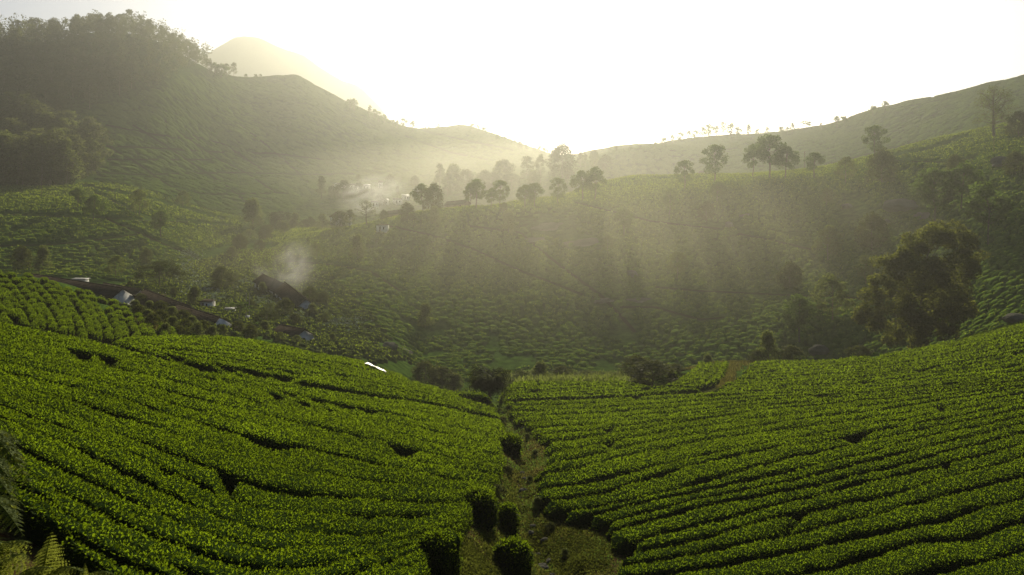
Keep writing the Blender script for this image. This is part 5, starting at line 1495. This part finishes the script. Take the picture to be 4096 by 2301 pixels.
# ---------------------------------------------------------------- smoke
def mist(name, c, r, dens, col=(1, .96, .80, 1)):
    m = bpy.data.materials.new(name); m.use_nodes = True; n = m.node_tree.nodes; l = m.node_tree.links
    n.remove(n['Principled BSDF'])
    pv = n.new('ShaderNodeVolumePrincipled'); pv.inputs['Density Attribute'].default_value = ''
    pv.inputs['Color'].default_value = col; pv.inputs['Anisotropy'].default_value = .7
    tc = n.new('ShaderNodeTexCoord'); gr = n.new('ShaderNodeTexGradient'); gr.gradient_type = 'SPHERICAL'
    l.new(tc.outputs['Object'], gr.inputs[0])
    m2 = n.new('ShaderNodeMath'); m2.operation = 'MULTIPLY'; m2.inputs[1].default_value = dens; l.new(gr.outputs['Fac'], m2.inputs[0])
    l.new(m2.outputs[0], pv.inputs['Density']); l.new(pv.outputs[0], n['Material Output'].inputs['Volume'])
    import bmesh
    bm = bmesh.new(); bmesh.ops.create_icosphere(bm, subdivisions=3, radius=1.0)
    me = bpy.data.meshes.new(name); bm.to_mesh(me); bm.free(); me.materials.append(m)
    o = bpy.data.objects.new('mist', me); link(o); o.location = c; o.scale = r
    return tag(o, kind='stuff')
def smoke(name, P0, P1, r, dens, seed):
    m = bpy.data.materials.new(name); m.use_nodes = True; n = m.node_tree.nodes; l = m.node_tree.links
    n.remove(n['Principled BSDF'])
    pv = n.new('ShaderNodeVolumePrincipled'); pv.inputs['Density Attribute'].default_value = ''
    pv.inputs['Color'].default_value = (.97, .97, .95, 1); pv.inputs['Anisotropy'].default_value = .5
    tc = n.new('ShaderNodeTexCoord')
    mp = n.new('ShaderNodeMapping'); mp.inputs['Location'].default_value = (seed, seed * .7, 0); mp.inputs['Scale'].default_value = (1.3, 1.3, .9)
    l.new(tc.outputs['Object'], mp.inputs['Vector'])
    nz = n.new('ShaderNodeTexNoise'); nz.inputs['Scale'].default_value = 1.5; nz.inputs['Detail'].default_value = 4; nz.inputs['Distortion'].default_value = .8
    l.new(mp.outputs[0], nz.inputs['Vector'])
    rp = n.new('ShaderNodeValToRGB'); rp.color_ramp.elements[0].position = .40; rp.color_ramp.elements[1].position = .72; l.new(nz.outputs['Fac'], rp.inputs[0])
    gr = n.new('ShaderNodeTexGradient'); gr.gradient_type = 'SPHERICAL'
    l.new(tc.outputs['Object'], gr.inputs[0])
    mu = n.new('ShaderNodeMath'); mu.operation = 'MULTIPLY'; l.new(rp.outputs[0], mu.inputs[0]); l.new(gr.outputs['Fac'], mu.inputs[1])
    m2 = n.new('ShaderNodeMath'); m2.operation = 'MULTIPLY'; m2.inputs[1].default_value = dens; l.new(mu.outputs[0], m2.inputs[0])
    l.new(m2.outputs[0], pv.inputs['Density']); l.new(pv.outputs[0], n['Material Output'].inputs['Volume'])
    P0, P1 = Vector(P0), Vector(P1)
    import bmesh
    bm = bmesh.new(); bmesh.ops.create_icosphere(bm, subdivisions=3, radius=1.0)
    me = bpy.data.meshes.new(name); bm.to_mesh(me); bm.free(); me.materials.append(m)
    o = bpy.data.objects.new('smoke', me); link(o)
    o.location = (P0 + P1) / 2; o.scale = (r, r, (P1 - P0).length / 2); o.rotation_euler = (P1 - P0).to_track_quat('Z', 'Y').to_euler()
    return tag(o, kind='stuff')
mist('slope mist', (40, 256, -28), (215, 80, 46), .0020, (1, .94, .70, 1))
smoke('house smoke', at(1090, 1190, 222), at(1255, 990, 236), 9.5, .05, 0)
smoke('house smoke top', at(1150, 1110, 228), at(1190, 960, 240), 8.0, .03, 3)
smoke('house smoke small', at(1068, 1125, 236), at(1020, 1040, 240), 3.5, .06, 5)
mist('valley mist', (20, 800, 0), (400, 380, 62), .0026)
smoke('village smoke', at(1340, 805, 436), at(1640, 760, 480), 14, .06, 8)

kk = 0
for u, v, h in [(2010,1700,30),(2110,1760,26),(2005,1760,34),(2140,1830,30),(2030,1900,34),(2120,1935,30),(1990,1985,44),(2150,2030,40),(2200,2120,30),(2260,2230,34),(2000,1660,24),(2070,1675,22)]:
    place(('bush0', 'oak1', 'bush1')[kk % 3] if False else ('bush0', 'bush1')[kk % 2], u, v, h, 'ragged weed clump in the gully, ' + ORD[kk] + ' of those scattered down its sides', 'weed clumps in the gully', cat='weed', wide_=1.9); kk += 1
